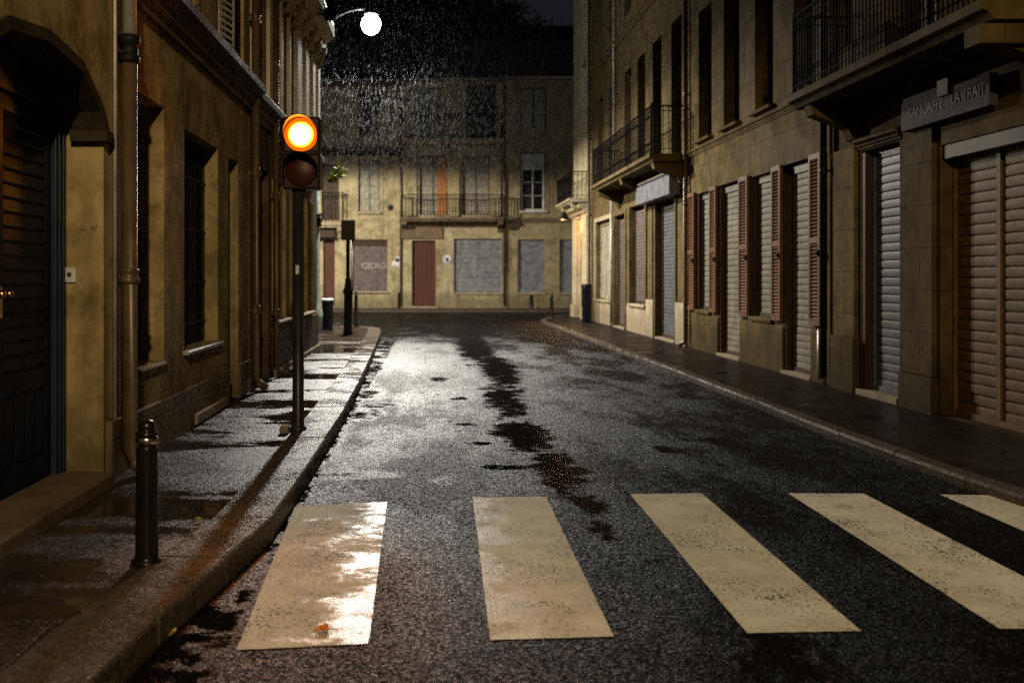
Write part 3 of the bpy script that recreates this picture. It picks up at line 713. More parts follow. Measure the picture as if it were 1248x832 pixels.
for a,b in ((8.4,9.6),(10.2,11.4)):
    window(TR, R1, a, b, 3.96, 6.59, -.24, M['woodD'], M['woodD'])
window(TR, R1, 12.3, 12.7, 4.41, 6.39, -.24, M['woodD'], M['glass'], cols=1)
moulding(TR, R1, -2, 12.84, 7.4, 7.7, .18, M['stoneR1'], 'string_course')
roof(TR, R1, -2, 12.86, 11.5, 2, 5)
dp = pipe(TR, R1, 12.92, .10, .07, 11, .045, M['iron'], joints=(2.9,), shoe=False)
MB(TR).tube([(13.02,.09,.12),(13.02,.09,.80)], .05, 12).build('pipe_guard', M['zinc'], dp)
# shop sign
SG = thing('shop_sign', (XR-.1, 9.9, 3.05), 'faded mauve shop sign board under the right balcony', 'sign')
MB(TR).box(9.02, 10.72, .05, .13, 3.07, 3.37).box(9.95,10.70,.06,.12,3.372,3.42).build('board', M['sign'], SG, bevel=.004)
MB(TR).box(9.70,9.90,.052,.16,3.30,3.46).build('bracket', M['iron'], SG)
def text(s, size, name, mat, parent, fn, ext=.002, off_=0.0):
    cu = bpy.data.curves.new(name, 'FONT'); cu.body = s; cu.size = size; cu.extrude = ext; cu.offset = off_
    t = bpy.data.objects.new(name, cu); C.objects.link(t); bpy.context.view_layer.update()
    me = bpy.data.meshes.new_from_object(t.evaluated_get(bpy.context.evaluated_depsgraph_get()))
    bpy.data.objects.remove(t)
    off = Vector((0,0,0)); q = parent
    while q: off += q.location; q = q.parent
    wd = max(v.co.x for v in me.vertices)
    for v in me.vertices: v.co = Vector(fn(v.co.x/wd, v.co.y, v.co.z)) - off
    me.materials.clear(); me.materials.append(mat)
    o = bpy.data.objects.new(name, me); C.objects.link(o); o.parent = parent; return o
text('BANCAFFE', .15, 'lettering', M['signlet'], SG, lambda x,y,z: TR(10.55-x*.72, .135+z, 3.185+y))
text('LA TRAIT', .15, 'lettering', M['signlet'], SG, lambda x,y,z: TR(9.68-x*.60, .135+z, 3.19+y))

# ------------------------------------------------------------------ RIGHT HOUSE 2 (rust shutters)
R2 = thing('town_house', (XR, 16.5, 0), 'limestone house on the right with rust-red louvred shutters and pale rollers', 'house')
W1,D1,W2,D2 = (18.42,19.4),(16.68,17.92),(15.08,16.12),(13.58,14.60)
uo = [(18.4,19.3),(16.75,17.65),(15.1,15.95),(13.55,14.25)]
ops = [(*W1,.85,3.12),(*D1,.08,3.15),(*W2,.85,3.12),(*D2,.08,3.15)]+[(a,b,4.15,6.65) for a,b in uo]+[(a,b,8.2,10.4) for a,b in uo]
facade(TR, R2, M['stoneR'], 12.97, 20.1, 0, 11.3, ops, r=.27)
for (a,b),zb in ((W1,.86),(D1,.12),(W2,.86),(D2,.12)):
    roller(TR, R2, a+.06, b-.08, zb, 3.0, -.115, M['rollW'], pitch=.10, railmat=M['woodD'])
    block(TR, R2, 'window_jamb', M['woodD'], b-.05, b, -.26, -.01, zb, 3.1, bevel=.004)
    block(TR, R2, 'shutter_box', M['greyw'], a+.06, b-.08, -.255, -.08, 3.0, 3.11, bevel=.004)
for a,b in (W1, W2): sill(TR, R2, a, b, .86, M['stoneR'], p=.05, h=.08, e=.0)
for a,b in (D1, D2): block(TR, R2, 'door_step', M['pale'], a-.05, b+.05, -.25, .05, 0, .118)
for a,b in ((19.45,19.95),(17.96,18.36),(16.16,16.62),(14.64,15.02),(13.14,13.53)): louvre_leaf(TR, R2, a, b, .84, 3.16, .015, M['rust'], t=.05)
blocks(TR, R2, 'plinth', M['stoneR'], [(17.94,19.5,-.02,.03,0,.76), (14.62,16.66,-.02,.03,0,.76), (13.1,13.55,-.02,.03,0,.76)], bevel=.012)
moulding(TR, R2, 12.99, 20.1, 3.9, 4.02, .07, M['stoneR'], 'string_course')
moulding(TR, R2, 12.99, 20.1, 7.6, 7.8, .14, M['stoneR'], 'string_course')
for a,b in uo:
    window(TR, R2, a, b, 4.16, 6.64, -.26, M['woodD'], M['glass']); sill(TR, R2, a, b, 4.15, M['stoneR'], p=.09, h=.06)
    window(TR, R2, a, b, 8.21, 10.39, -.26, M['woodD'], M['glass'])
roof(TR, R2, 12.97, 20.1, 11.3, 2, 5)
pipe(TR, R2, 19.98, .08, .07, 11, .045, M['pipeb'], joints=(1.0,3.0,5.2))

# ------------------------------------------------------------------ RIGHT HOUSE 3
R3 = thing('town_house', (XR, 26, 0), 'dim house further down on the right with a long iron balcony over its shopfronts', 'house')
g3 = [(28.7,31.3,.80,3.2,'w'),(26.5,28.1,.08,3.2,'d'),(24.0,25.9,.80,3.3,'p'),(21.1,22.9,.08,3.2,'b')]
u3 = [(30.0,30.9),(28.1,29.0),(25.8,26.7),(24.1,25.0),(22.4,23.3),(20.6,21.5)]
ops = [(a,b,c,d) for a,b,c,d,_ in g3]+[(a,b,4.0,7.0) for a,b in u3]+[(a,b,8.5,10.8) for a,b in u3]
facade(TR, R3, M['stoneR3'], 20.11, 32.2, 0, 11.9, ops, r=.27)
window(TR, R3, 28.7,31.3,.82,3.18,-.2,M['pale'],M['curtain'],cols=3,rows=1,t=.1)
roller(TR, R3, 26.6,28.0,.12,3.1,-.13,M['rollP'],railmat=M['woodD']); roller(TR, R3, 24.1,25.8,.82,3.2,-.13,M['rollP'],railmat=M['woodD']); roller(TR, R3, 21.2,22.75,.12,3.1,-.13,M['rollB'],railmat=M['woodD'])
for a,b,c,d,k in g3:
    surround(TR, R3, a, b, c if c > .5 else .1, d, M['stoneR3'] if k != 'w' else M['pale'], t=.13, p=.04)
    if k in 'wp': sill(TR, R3, a, b, c, M['pale'], p=.08)
    else: block(TR, R3, 'door_step', M['pale'], a, b, -.2, .05, 0, .11)
blocks(TR, R3, 'plinth', M['pale'], [(20.15,20.95,-.02,.06,0,.95), (23.06,23.8,-.02,.06,0,.95), (23.95,26.3,-.02,.03,0,.72), (28.75,31.3,-.02,.03,0,.72)], bevel=.015)
block(TR, R3, 'pilaster', M['stoneR3'], 23.15,23.6,-.02,.05,.96,3.2)
for a,b in u3:
    window(TR, R3, a, b, 4.02, 6.98, -.26, M['woodD'], M['glass']); window(TR, R3, a, b, 8.51, 10.79, -.26, M['woodD'], M['glass'])
balcony(TR, R3, 20.15, 27.5, .78, 3.86, 4.02, 5.0, M['stoneR3'], [20.45,23.9,27.2], step=.12)
moulding(TR, R3, 20.11, 32.2, 7.95, 8.15, .12, M['stoneR3'], 'string_course')
roof(TR, R3, 20.11, 32.2, 11.9, 2, 5)
pipe(TR, R3, 32.1, .09, .07, 11.8, .05, M['pipeb'], joints=(1,3.5,6)); pipe(TR, R3, 27.85, .07, 4.03, 11.8, .04, M['zinc'], shoe=False)
pipe(TR, R3, 28.32, .06, .07, 3.8, .035, M['zinc'], shoe=False)
SF = thing('fascia_sign', (XR-.2, 22, 3.2), 'blank grey fascia sign box above the blue-grey roller further down the right side', 'sign')
MB(TR).box(20.55,23.9,.05,.28,3.22,3.66).build('box', M['signB'], SF, bevel=.01)
MB(TR).box(20.5,23.95,.045,.31,3.662,3.70).build('top_trim', M['zinc'], SF)

# ------------------------------------------------------------------ RIGHT HOUSE 4 (cream, orange-lit porch)
R4 = thing('town_house', (XR, 34, 0), 'cream corner house at the end of the right side, lit orange by an added porch lamp', 'house')
facade(TR, R4, M['cream'], 32.25, 36.2, 0, 12.6, [(33.4,34.6,.08,3.0),(33.3,34.5,6.9,8.8)], r=.25)
block(TR, R4, 'entrance_door', M['woodD'], 33.4,34.6,-.24,-.2,.08,3.0)
block(TR, R4, 'pilaster', M['cream'], 32.4,33.3,-.02,.14,.5,3.5); block(TR, R4, 'pilaster', M['cream'], 34.7,35.6,-.02,.14,.5,3.5)
block(TR, R4, 'pilaster_base', M['cream'], 32.3,33.38,-.02,.2,0,.5); block(TR, R4, 'pilaster_base', M['cream'], 34.62,35.7,-.02,.2,0,.5)
balcony(TR, R4, 32.35, 35.9, .70, 3.95, 4.08, 4.95, M['cream'], [32.85,35.15], step=.14)
moulding(TR, R4, 32.3, 35.8, 3.52, 3.9, .4, M['cream'], 'porch_cornice')
window(TR, R4, 33.3,34.5,6.91,8.79,-.24,M['woodD'],M['glass'])
roof(TR, R4, 32.25, 36.2, 12.6, 2, 5)
PL = thing('added_porch_lamp', (XR-.85, 34.0, 3.5), 'small added lamp hanging under the cream house balcony', 'lamp')  # lamp added to give the orange light on the pilasters
MB().tube([(XR-.64,34.0,3.94),(XR-.64,34.0,3.74)], .012, 6).build('stem', M['iron'], PL)
MB().lathe((XR-.64,34.0,3.50),[(.17,-.04),(.16,.02),(.06,.2),(.02,.25)],16).build('shade', M['iron'], PL)
MB().lathe((XR-.64,34.0,3.50),[(.005,-.012),(.10,-.01),(.10,-.002)],16).build('bulb', M['lamps'], PL)

ld = bpy.data.lights.new('added_porch_light', 'POINT'); ld.energy = 80; ld.color = (1, .50, .20); ld.shadow_soft_size = .02
lo = bpy.data.objects.new('added_porch_light', ld); C.objects.link(lo); lo.parent = PL; lo.location = Vector((XR-.70, 34.0, 3.42))-PL.location
# ------------------------------------------------------------------ BACK ROW
bx = lambda p: (p-CX)/F*YB
bz = lambda p: CH+(HY-p)/F*YB
BA = thing('town_house', (-4, YB, 0), 'yellow house at the end of the street, left part, with a graffitied metal shutter', 'house')
BBh = thing('town_house', (1, YB, 0), 'central yellow house at the street end with an iron balcony over a red-brown door', 'house')
BC = thing('town_house', (5, YB, 0), 'olive-yellow house at the street end right of the central balcony', 'house')
x0, x1 = bx(490), bx(613)
# A
opA = [(bx(430),bx(472),bz(355),bz(292)),(bx(394),bx(408),.12,bz(293)),(bx(437),bx(463),bz(258),bz(196)),(bx(392),bx(413),bz(268),bz(200)),(bx(436),bx(464),bz(165),bz(112)),(-9,-7.6,.9,3),(-9,-7.6,4.4,6.5)]
facade(TB, BA, M['stoneB'], -14, x0, 0, bz(102), opA, r=.25)
gs = MB(TB); a, b = bx(430), bx(472)
gs.box(a,b,-.24,-.14,bz(355),bz(300))
for k in range(14): u = a+(b-a)*(k+.5)/14; gs.box(u-.022,u+.022,-.14,-.12,bz(355),bz(300))
gsh = gs.build('folding_shutter', M['grafsh'], BA)
MB(TB).box(a,b,-.25,-.12,bz(300)+.003,bz(292)).build('shutter_box', M['woodD'], BA)
text('CIDIO', .34, 'graffiti', M['graf'], gsh, lambda x,y,z: TB(bx(440)+x*(bx(471)-bx(440)), -.112+z, bz(327)+y), ext=.003, off_=.012)
sill(TB, BA, a, b, bz(355), M['pale'], p=.1)
block(TB, BA, 'entrance_door', M['woodR'], bx(394),bx(408),-.24,-.18,.2,bz(293)); block(TB, BA, 'door_hood', M['woodD'], bx(385),bx(409),0,.4,bz(290),bz(281))
block(TB, BA, 'door_step', M['pale'], bx(393),bx(409),-.2,.15,.1,.2)
wv = window(TB, BA, bx(437),bx(463),bz(258),bz(196),-.15,M['greyw'],M['curtain'],cols=2,rows=4); sill(TB, BA, bx(437),bx(463),bz(258),M['pale'],p=.12,h=.1)
surround(TB, BA, bx(437),bx(463),bz(258),bz(196),M['stoneB2'])
window(TB, BA, bx(392),bx(413),bz(268),bz(200),-.2,M['woodD'],M['woodD'],cols=2,rows=5)
window(TB, BA, bx(436),bx(464),bz(165),bz(112),-.2,M['greyw'],M['woodD'])
window(TB, BA, -9,-7.6,.9,3,-.2,M['woodD'],M['glass']); window(TB, BA, -9,-7.6,4.4,6.5,-.2,M['woodD'],M['glass'])
balcony(TB, BA, bx(380), bx(420), .5, bz(278), bz(272), bz(236), M['pale'], [bx(388),bx(415)], step=.14, scrolls=False)
moulding(TB, BA, -14, x0-.05, bz(190), bz(180), .25, M['woodD'], 'string_course')
moulding(TB, BA, bx(421), x0-.1, bz(271), bz(266), .05, M['stoneB2'], 'string_course')
moulding(TB, BA, -14, x0, bz(106), bz(98), .3, M['trimL'])
roof(TB, BA, -14, x0, bz(100), 2.6, 8)
MB(TB).lathe((bx(476),.0,bz(253)), [(.13,0),(.13,.02)], 14, 'y').build('vent', M['iron'], BA)
pipe(TB, BA, bx(488.5), .08, .12, bz(104), .045, M['pipeb'], joints=(2.5,6), shoe=False)
# B
dB = (bx(502),bx(531)); rB = (bx(553),bx(611)); f1 = (bx(511),bx(544)); f2 = (bx(563),bx(597))
opB = [(*dB,.12,bz(293)),(*rB,bz(357),bz(291)),(*f1,bz(262),bz(190)),(*f2,bz(262),bz(190)),(bx(509),bx(535),bz(168),bz(108)),(bx(568),bx(604),bz(168),bz(104))]
facade(TB, BBh, M['stoneB2'], x0+.004, x1, 0, bz(100), opB, r=.25)
dr = MB(TB).box(*dB,-.24,-.2,.22,bz(293))
for k in range(5): dr.box(dB[0]+.04+.205*k, dB[0]+.235+.205*k, -.2,-.185,.25,bz(295))
dr.build('entrance_door', M['woodR'], BBh, bevel=.004)
block(TB, BBh, 'door_step', M['pale'], dB[0]-.1,dB[1]+.1,-.2,.2,.1,.215)
block(TB, BBh, 'door_shade_band', M['trimL'], dB[0]-.5,dB[1]+.3,-.01,.10,bz(291),bz(277))  # darker block standing in for the balcony's shadow above the door
roller(TB, BBh, rB[0],rB[1],bz(357),bz(292),-.15,M['rollGrey'],pitch=.2)
surround(TB, BBh, rB[0]+.14,rB[1]-.04,bz(357),bz(292)+.0,M['stoneB'],t=.10,p=.02) if False else None
sill(TB, BBh, rB[0],rB[1],bz(357),M['pale'],p=.06)
for (a,b) in (f1,f2): window(TB, BBh, a, b, bz(262), bz(190), -.2, M['greyw'], M['curtain'], cols=2, rows=4, t=.07)
MB(TB).box(bx(533),bx(544),.0,.05,bz(262),bz(193)).build('open_shutter', M['orangew'], BBh, label='orange-brown shutter leaf folded open')
window(TB, BBh, bx(509),bx(535),bz(168),bz(108),-.2,M['greyw'],M['curtain']); window(TB, BBh, bx(568),bx(604),bz(168),bz(104),-.2,M['woodD'],M['woodD'])
for a,b in ((494,508),(547,560),(600,610)):
    block(TB, BBh, 'pilaster', M['stoneB'], bx(a),bx(b),-.01,.10,bz(264),bz(186)); block(TB, BBh, 'capital', M['pale'], bx(a)-.06,bx(b)+.06,-.01,.16,bz(186)+.004,bz(181))
balcony(TB, BBh, bx(489.5), bx(612.5), .8, bz(271), bz(266), bz(239), M['trimL'], [bx(493),bx(609)], bm=M['trimL'], step=.13)
balcony(TB, BBh, bx(489.5), bx(612), .6, bz(177), bz(171), bz(141), M['pale'], [bx(500),bx(553),bx(606)], step=.13)
moulding(TB, BBh, x0, x1, bz(103), bz(97), .3, M['pale'])
roof(TB, BBh, x0, x1, bz(99), 2.4, 8)
pipe(TB, BBh, bx(614.5), .12, .12, bz(104), .05, M['pipeb'], joints=(2,4.2,7), shoe=False)
# C
wC = (bx(634),bx(665)); rC = (bx(631),bx(664)); rD = (bx(682),bx(706))
opC = [(*wC,bz(257),bz(186)),(*rC,bz(357),bz(292)),(*rD,bz(357),bz(292)),(bx(635),bx(666),bz(157),bz(107)),(7.2,8.5,bz(257),bz(186))]
facade(TB, BC, M['stoneB3'], x1+.004, 14, 0, bz(99), opC, r=.25)
roller(TB, BC, *rC,bz(357),bz(292),-.15,M['rollGrey'],pitch=.12); roller(TB, BC, *rD,bz(357),bz(292),-.15,M['rollGrey'],pitch=.12)
sill(TB, BC, *rC,bz(357),M['pale'],p=.06); sill(TB, BC, *rD,bz(357),M['pale'],p=.06)
window(TB, BC, wC[0]+.04,wC[1]-.04,bz(257),bz(187),-.18,M['white'],M['glass'],cols=2,rows=4,t=.09)
roller(TB, BC, wC[0]+.05,wC[1]-.05,bz(207),bz(187),-.12,M['white'],pitch=.08)
sill(TB, BC, *wC,bz(257),M['white'],p=.12,h=.09); surround(TB, BC, *wC,bz(257),bz(186),M['stoneB3'],t=.16)
window(TB, BC, bx(635),bx(666),bz(157),bz(107),-.18,M['woodD'],M['curtain'],cols=2,rows=3); sill(TB, BC, bx(635),bx(666),bz(157),M['pale'],p=.12)
surround(TB, BC, bx(635),bx(666),bz(157),bz(107),M['stoneB3'],t=.16)
window(TB, BC, 7.2,8.5,bz(257),bz(186),-.18,M['woodD'],M['glass'])
moulding(TB, BC, x1+.2, 14, bz(177), bz(172), .2, M['pale'], 'string_course')
moulding(TB, BC, x1+.2, 14, bz(272), bz(266), .06, M['trimL'], 'string_course')
moulding(TB, BC, x1, 14, bz(101), bz(95), .3, M['pale'])
roof(TB, BC, x1, 14, bz(97), 2.4, 8)
# small things fixed to the back wall
sn = thing('enamel_sign', (bx(545), YB-.02, bz(322)), 'round white enamel sign with a blue emblem right of the red-brown door', 'sign')
MB(TB).lathe((bx(545),.0,bz(316)),[(.19,.03),(.20,.02),(.20,-.005)],24,'y').build('plate', M['paper'], sn)
em = MB(TB).poly([(bx(545)+.09*cos(a*pi/4+.2)*(1 if a%2 else .6), .036, bz(316.5)+.09*sin(a*pi/4+.2)) for a in range(8)]).build('emblem', M['ink'], sn, fix=False)
nb = thing('notice_poster', (bx(481), YB-.02, bz(325)), 'small white paper notice pasted on the wall left of the red-brown door', 'poster')
MB(TB).box(bx(478),bx(487),.004,.012,bz(325),bz(318)).box(bx(481),bx(487),.0045,.012,bz(318)-.001,bz(313)).build('sheet', M['paper'], nb)
MB(TB).lathe((bx(484.3),.018,bz(317)),[(.085,0),(.085,.005)],12,'y').build('print', M['inkd'], nb)

# dark taller houses and a tree behind
FH = thing('town_house', (-5, 62, 0), 'dark tall house looming behind the street end, left of the gap of sky', 'house')
def TF(u, w, z): return (u, 62-w, z)
facade(TF, FH, M['darkhouse'], -26, 3.9, 0, 20.5, [(-2,-.8,12,14),(1.2,2.4,12,14)], r=.25, body=8); window(TF,FH,-2,-.8,12,14,-.2,M['woodD'],M['glass']); window(TF,FH,1.2,2.4,12,14,-.2,M['woodD'],M['glass'])
roof(TF, FH, -26, 3.9, 20.5, 2, 8)
FG = thing('town_house', (9, 62, 0), 'dark flat-topped house behind the street end under the patch of sky', 'house')
facade(TF, FG, M['darkhouse'], 3.95, 22, 0, 17.0, [(6,7.2,12,14)], r=.25, body=8); window(TF,FG,6,7.2,12,14,-.2,M['woodD'],M['glass'])
block(TF, FG, 'parapet', M['darkhouse'], 3.95,22,-.4,.1,17.0,17.25)
TRE = thing('tree', (5.4, 57, 0), 'dark tree crown rising behind the rooftops below the patch of sky', 'tree')
MB().tube([(5.4,57,0),(5.5,57,6),(5.3,57.1,11),(5.4,57,15)],[.35,.28,.2,.08],10).build('trunk', M['bark'], TRE)
lm = MB(); R_ = random.Random(3)
br = MB()
for k in range(14):
    a = R_.uniform(0,2*pi); z = R_.uniform(11,15.6); e = (5.4+cos(a)*R_.uniform(.8,1.8), 57+sin(a)*R_.uniform(.8,1.8), z+R_.uniform(1,2)); br.tube([(5.4,57,z-.5),e],[.07,.02],5)
    for q in range(360):
        p = Vector(e)+Vector((R_.gauss(0,.55),R_.gauss(0,.55),R_.gauss(0,.45))); d = Vector((R_.uniform(-1,1),R_.uniform(-1,1),R_.uniform(-1,1))).normalized(); s_ = d.orthogonal().normalized()
        lm.poly([tuple(p),tuple(p+d*.16+s_*.10),tuple(p+d*.32),tuple(p+d*.16-s_*.10)])
br.build('limbs', M['bark'], TRE); lm.build('crown', M['leafy'], TRE, fix=False)

# ------------------------------------------------------------------ STREET FURNITURE
# traffic light
tx, ty = -1.165, 8.8
TLt = thing('traffic_light', (tx, ty, ZL_), 'traffic light with its upper amber lamp lit on a dark pole by the kerb', 'traffic light')
MB().lathe((tx-.02,ty,ZL_),[(.075,0),(.075,.03),(.056,.05),(.052,.06),(.050,2.2)],20).build('pole', M['pole'], TLt)
hx = tx+.02; hz0, hz1 = 2.27, 2.91; hy = ty-.02
MB().box(hx-.165,hx+.165,hy-.09,hy+.11,hz0,hz0+.318).box(hx-.165,hx+.165,hy-.09,hy+.11,hz0+.322,hz1).build('housing', M['vis'], TLt, bevel=.018)
MB().box(hx-.17,hx+.17,hy-.10,hy-.075,hz0+.312,hz0+.328).build('divider', M['iron'], TLt)
MB().tube([(tx-.02,ty,2.2),(tx-.02,ty,2.28)],.03,10).box(tx-.07,tx+.05,ty-.04,ty+.06,2.24,2.275).build('mounting', M['iron'], TLt)
def visor(zc):
    m = MB(); n = 22
    for k in range(n):
        a0 = radians(-25)+radians(230)*k/n; a1 = radians(-25)+radians(230)*(k+1)/n
        def P(a, r, y): return (hx+r*cos(a), y, zc+r*sin(a))
        y1a = hy-.10-.19*max(0, .35+.65*sin(a0)); y1b = hy-.10-.19*max(0, .35+.65*sin(a1))
        m.poly([P(a0,.148,hy-.09),P(a1,.148,hy-.09),P(a1,.148,y1b),P(a0,.148,y1a)]); m.poly([P(a0,.154,hy-.09),P(a1,.154,hy-.09),P(a1,.154,y1b),P(a0,.154,y1a)])
        m.poly([P(a0,.148,y1a),P(a1,.148,y1b),P(a1,.154,y1b),P(a0,.154,y1a)])
    return m.build('visor', M['vis'], TLt, fix=False)
sp_ = spot('signal_beam', (hx, hy-.14, hz0+.48), 300, (1, .25, .025), TLt, size=36, blend=1, r=.10)
sp_.rotation_euler = Vector((.17,-1,-.60)).to_track_quat('-Z','Y').to_euler()
zu, zl = hz0+.48, hz0+.16
visor(zu); visor(zl)
MB().lathe((hx,hy-.09,zu),[(.105,-.014),(.13,-.010),(.147,0)],28,'y').build('lens_rim', M['amber2'], TLt)
MB().lathe((hx,hy-.103,zu),[(.098,-.012),(.112,-.006),(.113,0)],28,'y').build('lens_edge', M['amber3'], TLt)
MB().lathe((hx,hy-.108,zu),[(.02,-.026),(.07,-.022),(.096,-.012),(.097,-.004)],28,'y').build('lit_lens', M['amber'], TLt, label='lit amber lens')
MB().lathe((hx,hy-.09,zl),[(.02,-.03),(.08,-.022),(.13,-.006),(.14,0)],28,'y').build('unlit_lens', M['lensoff'], TLt, label='unlit dark red lens')
MB().box(tx-.035,tx-.005,ty-.058,ty-.050,1.52,1.60).build('sticker', M['paper'], TLt)
kb = MB().box(-1.33,-1.25,8.62,8.78,ZL_,ZL_+.07).build('stone_chunk', M['pale'], bevel=.02); recentre(kb); tag(kb, 'small pale stone block at the foot of the traffic light pole', 'stone')

# white street lamp
lx, ly, lz = -1.5, 24.7, 7.82
px_ = -2.87
LP = thing('street_lamp', (px_, ly, ZL_), 'tall lit white street lamp with curved arm at the far left pavement', 'street lamp')
MB().lathe((px_,ly,ZL_),[(.16,0),(.16,.5),(.12,.62),(.10,.8),(.09,1.2),(.075,6.0),(.06,7.3)],18).build('pole', M['green'], LP)
MB().lathe((px_,ly,3.0),[(.09,0),(.14,.02),(.14,.08),(.09,.1)],16).box(px_-.25,px_+.12,ly-.1,ly+.1,2.75,2.98).build('band', M['iron'], LP)
arm = [(px_,ly,7.35)]
for k in range(1,9):
    a = k/8; arm.append((px_+(lx-.1-px_)*(1-cos(a*pi/2))*1.0 if False else px_+(lx-.12-px_)*(a**1.5), ly, 7.35+.86*sin(a*pi/2)))
MB().tube(arm, [.05]+[.028]*8, 8).build('arm', M['pole'], LP)
MB().lathe((lx,ly,lz+.22),[(.17,.0),(.17,.03),(.10,.08),(.05,.14),(.01,.15)],24).build('hood', M['zinc'], LP)
MB().lathe((lx,ly,lz),[(.01,-.26),(.08,-.245),(.16,-.20),(.22,-.11),(.25,0),(.22,.12),(.17,.18),(.13,.218)],20).build('globe', M['lampw'], LP)

spot('light_source', (lx, ly, lz-.31), LAMP_POWER, (1, .94, .84), LP, size=170, blend=.5)

# warm lantern behind the viewer, out of frame, lighting the crossing
wx, wy, wz = .5, -4.8, 7.0
WL = thing('street_lamp', (4.9, wy, ZR_), 'warm sodium street lamp behind the viewer on the right pavement', 'street lamp')
MB().lathe((4.75,wy,ZR_),[(.12,0),(.12,.6),(.08,.8),(.06,7.4)],16).build('pole', M['pole'], WL)
MB().tube([(4.75,wy,7.4),(4.5,wy,7.5),(1.4,wy,7.5),(wx,wy,7.33)],.035,8).build('arm', M['pole'], WL)
MB().lathe((wx,wy,wz+.05),[(.27,-.02),(.28,.03),(.2,.15),(.05,.28)],20).build('hood', M['zinc'], WL)
MB().lathe((wx,wy,wz+.04),[(.01,-.20),(.12,-.18),(.2,-.1),(.22,-.01)],20).build('globe', M['lampy'], WL)
spot('light_source', (wx, wy, wz-.33), WARM_POWER, (1, .76, .42), WL)
# lamp round the corner in the cross street, hidden by the left houses
SL = thing('street_lamp', (-7.5, 33.5, 0), 'street lamp round the left corner in the cross street, hidden by the left houses', 'street lamp')
MB().lathe((-8.4,33.5,0),[(.12,0),(.12,.6),(.08,.8),(.06,7.2)],14).build('pole', M['pole'], SL)
MB().tube([(-8.4,33.5,7.2),(-8.1,33.5,7.4),(-7.2,33.5,7.45)],.035,8).build('arm', M['pole'], SL)
MB().lathe((-7.2,33.5,7.1),[(.36,-.06),(.36,.0),(.22,.2),(.05,.36)],20).build('hood', M['zinc'], SL)
MB().lathe((-7.2,33.5,7.1),[(.01,-.20),(.12,-.18),(.2,-.1),(.22,-.01)],20).build('globe', M['lampc'], SL)
spot('light_source', (-7.2,33.5,6.75), SIDE_POWER, (1, .90, .70), SL)

# left bollard
def bollard(x, y, z, h, r, label, group=None, ring=True, mat=None):
    b = thing('bollard', (x,y,z), label, 'bollard', group)
    MB().lathe((x,y,z),[(r*1.45,0),(r*1.45,.012),(r*1.12,.02),(r*1.08,.03),(r*.96,h*.80),(r*.96,h*.81),(r*.82,h*.815),(r*.82,h*.83)],26).build('post', mat or M['bollard'], b)
    MB().lathe((x,y,z+h*.83),[(r*.88,0),(r*1.02,.004),(r*1.02,h*.045),(r*.88,h*.052)],26).build('ring', M['steel'] if ring else M['iron'], b)
    MB().lathe((x,y,z+h*.885),[(r*.8,0),(r*1.02,h*.005),(r*1.06,h*.02),(r*.9,h*.035),(r*.75,h*.042),(r*.78,h*.05),(r*.74,h*.085),(r*.5,h*.108),(r*.05,h*.117)],26).build('cap', mat or M['bollard'], b)
    return b
bollard(-1.372, 4.76, ZL_, .69, .052, 'dark metal bollard with a bright ring on the near left pavement')
bollard(bx(487.5), 41.6, .12, .72, .06, 'small dark bollard on the far pavement left of the red-brown door', ring=False)
bollard(-1.99, 26.2, ZL_, 1.0, .05, 'tall thin dark bollard beside the cast-iron post on the left corner', ring=False)
bollard(4.15, 33.8, ZR_, .85, .065, 'dark bollard at the far corner of the right pavement', ring=False)
bollard(bx(644), 41.7, .12, .62, .085, 'thick low bollard below the narrow grey roller at the street end', ring=False)

# cast iron post with a box sign seen from behind
qx, qy = -1.96, 23.3
CP = thing('sign_post', (qx,qy,ZL_), 'cast-iron post with a swollen base carrying a dark box sign seen from behind', 'sign post')
MB().lathe((qx,qy,ZL_),[(.12,0),(.12,.08),(.10,.12),(.095,.95),(.12,1.0),(.125,1.06),(.09,1.12),(.07,1.25),(.075,1.3),(.05,1.36),(.045,2.3)],18).build('post', M['iron'], CP)
MB().box(qx-.16,qx+.17,qy-.06,qy+.06,2.36,2.84).build('sign_box', M['vis'], CP, bevel=.02)
MB().tube([(qx+.09,qy+.05,.2),(qx+.09,qy+.05,2.36)],.022,8).build('side_conduit', M['zinc'], CP)

def bin_(x, y, z, h, r, mat, rim, label):
    b = thing('litter_bin', (x,y,z), label, 'litter bin')
    MB().lathe((x,y,z),[(r*.85,0),(r*.9,.03),(r,h*.9),(r*1.02,h*.92)],20).build('body', mat, b)
    MB().lathe((x,y,z+h*.92),[(r*1.08,0),(r*1.10,h*.02),(r*1.08,h*.06),(r*.85,h*.08),(r*.8,h*.04)],20).build('lid', rim, b)
bin_(-2.66, 25.4, ZL_, .82, .15, M['binb'], M['rim'], 'dark litter bin with a pale blue rim on the far left corner')
bin_(4.86, 30.7, ZR_, 1.2, .16, M['binn'], M['binn'], 'tall navy litter bin against the wall at the end of the right pavement')

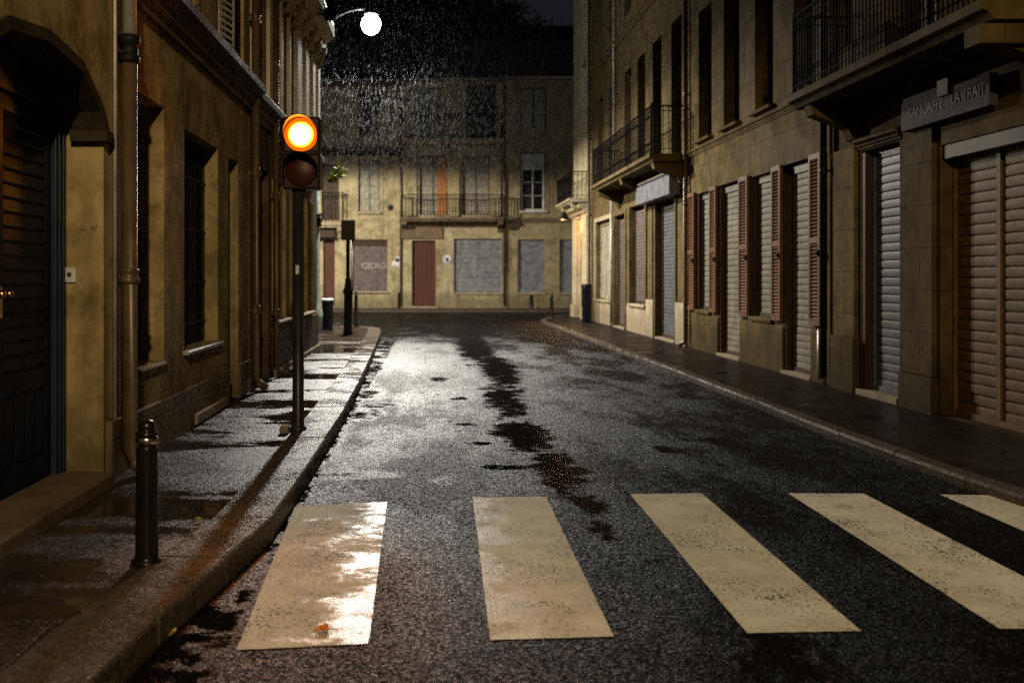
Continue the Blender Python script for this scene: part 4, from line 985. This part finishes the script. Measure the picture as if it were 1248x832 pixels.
# wet leaves and an orange glint on the ground
def leaf(x, y, z, s, mat, label, n=3, name='leaf_or_glint', seed=1):
    r_ = random.Random(seed); m = MB()
    for k in range(n):
        a = r_.uniform(0,2*pi); cx_, cy_ = x+r_.uniform(-s,s)*.5, y+r_.uniform(-s,s)*.6; rows = []
        for i in range(7):
            t = i/6; wd = s*.45*sin(pi*min(1,t*1.02))**.8*(1+.3*sin(t*19)); row = []
            for j in (-1,-.5,0,.5,1):
                px, py = (t-.5)*s*1.6, j*wd; zz = z+.004+.25*s*(abs(j)**1.5)*.8+r_.uniform(0,.12*s)+k*.003
                row.append(m.vert((cx_+px*cos(a)-py*sin(a), cy_+px*sin(a)+py*cos(a), zz)))
            rows.append(row)
        for i in range(6):
            for j in range(4): m.f.append([rows[i][j],rows[i][j+1],rows[i+1][j+1],rows[i+1][j]]); m.sm.append(True)
    o = m.build(name, mat, fix=False); recentre(o); tag(o, label, 'leaf'); return o
leaf(-.470,4.15,.004,.042,M['glint'],'orange crumple on the leftmost zebra bar in place of the amber lamp reflection',4,seed=5)  # orange shape stands in for the signal's reflection on the wet bar
leaf(-1.10,4.13,0,.035,M['yleaf'],'small yellow leaf in the gutter by the near left kerb',2,seed=8)
leaf(-1.30,5.55,ZL_+.012,.03,M['yleaf'],'tiny yellow-green leaf stuck on the left kerb',1,seed=9)

# rain: falling drops around the lamp light
rm = MB(); R_ = random.Random(11)
def drop(x, y, z, L, t):
    dx = L*.10
    a = [(x-t,y-t*.6,z),(x+t,y-t*.6,z),(x,y+t,z)]; b = [(p[0]+dx,p[1],p[2]+L) for p in a]
    i = [rm.vert(p) for p in a]; j = [rm.vert(p) for p in b]
    for k in range(3): rm.f.append([i[k],i[(k+1)%3],j[(k+1)%3],j[k]]); rm.sm.append(False)
for k in range(48000):
    x = R_.gauss(lx+.9, 3.0); y = R_.gauss(24, 5.5); z = R_.gauss(6.6, 1.9)
    if (x < XL+.3 and y < 19.2) or y < 12 or y > 40 or z > 9.4: continue
    if x > XR-.3 or x < -9 or (Vector((x,y,z))-Vector((lx,ly,lz-.4))).length < 1.5: continue
    drop(x, y, z, R_.uniform(.05,.12), R_.uniform(.0007,.0012))
for k in range(1500):
    drop(R_.uniform(-1.9,4.9), R_.uniform(5,13), R_.uniform(.5,5), R_.uniform(.02,.04), .0007)
M['rain'] = NT('rain_water').set(col=(.045,.047,.05), rough=.5, spec=.08)
tag(rm.build('rain', M['rain'], fix=False), 'fine rain falling through the lamp light', kind='stuff')
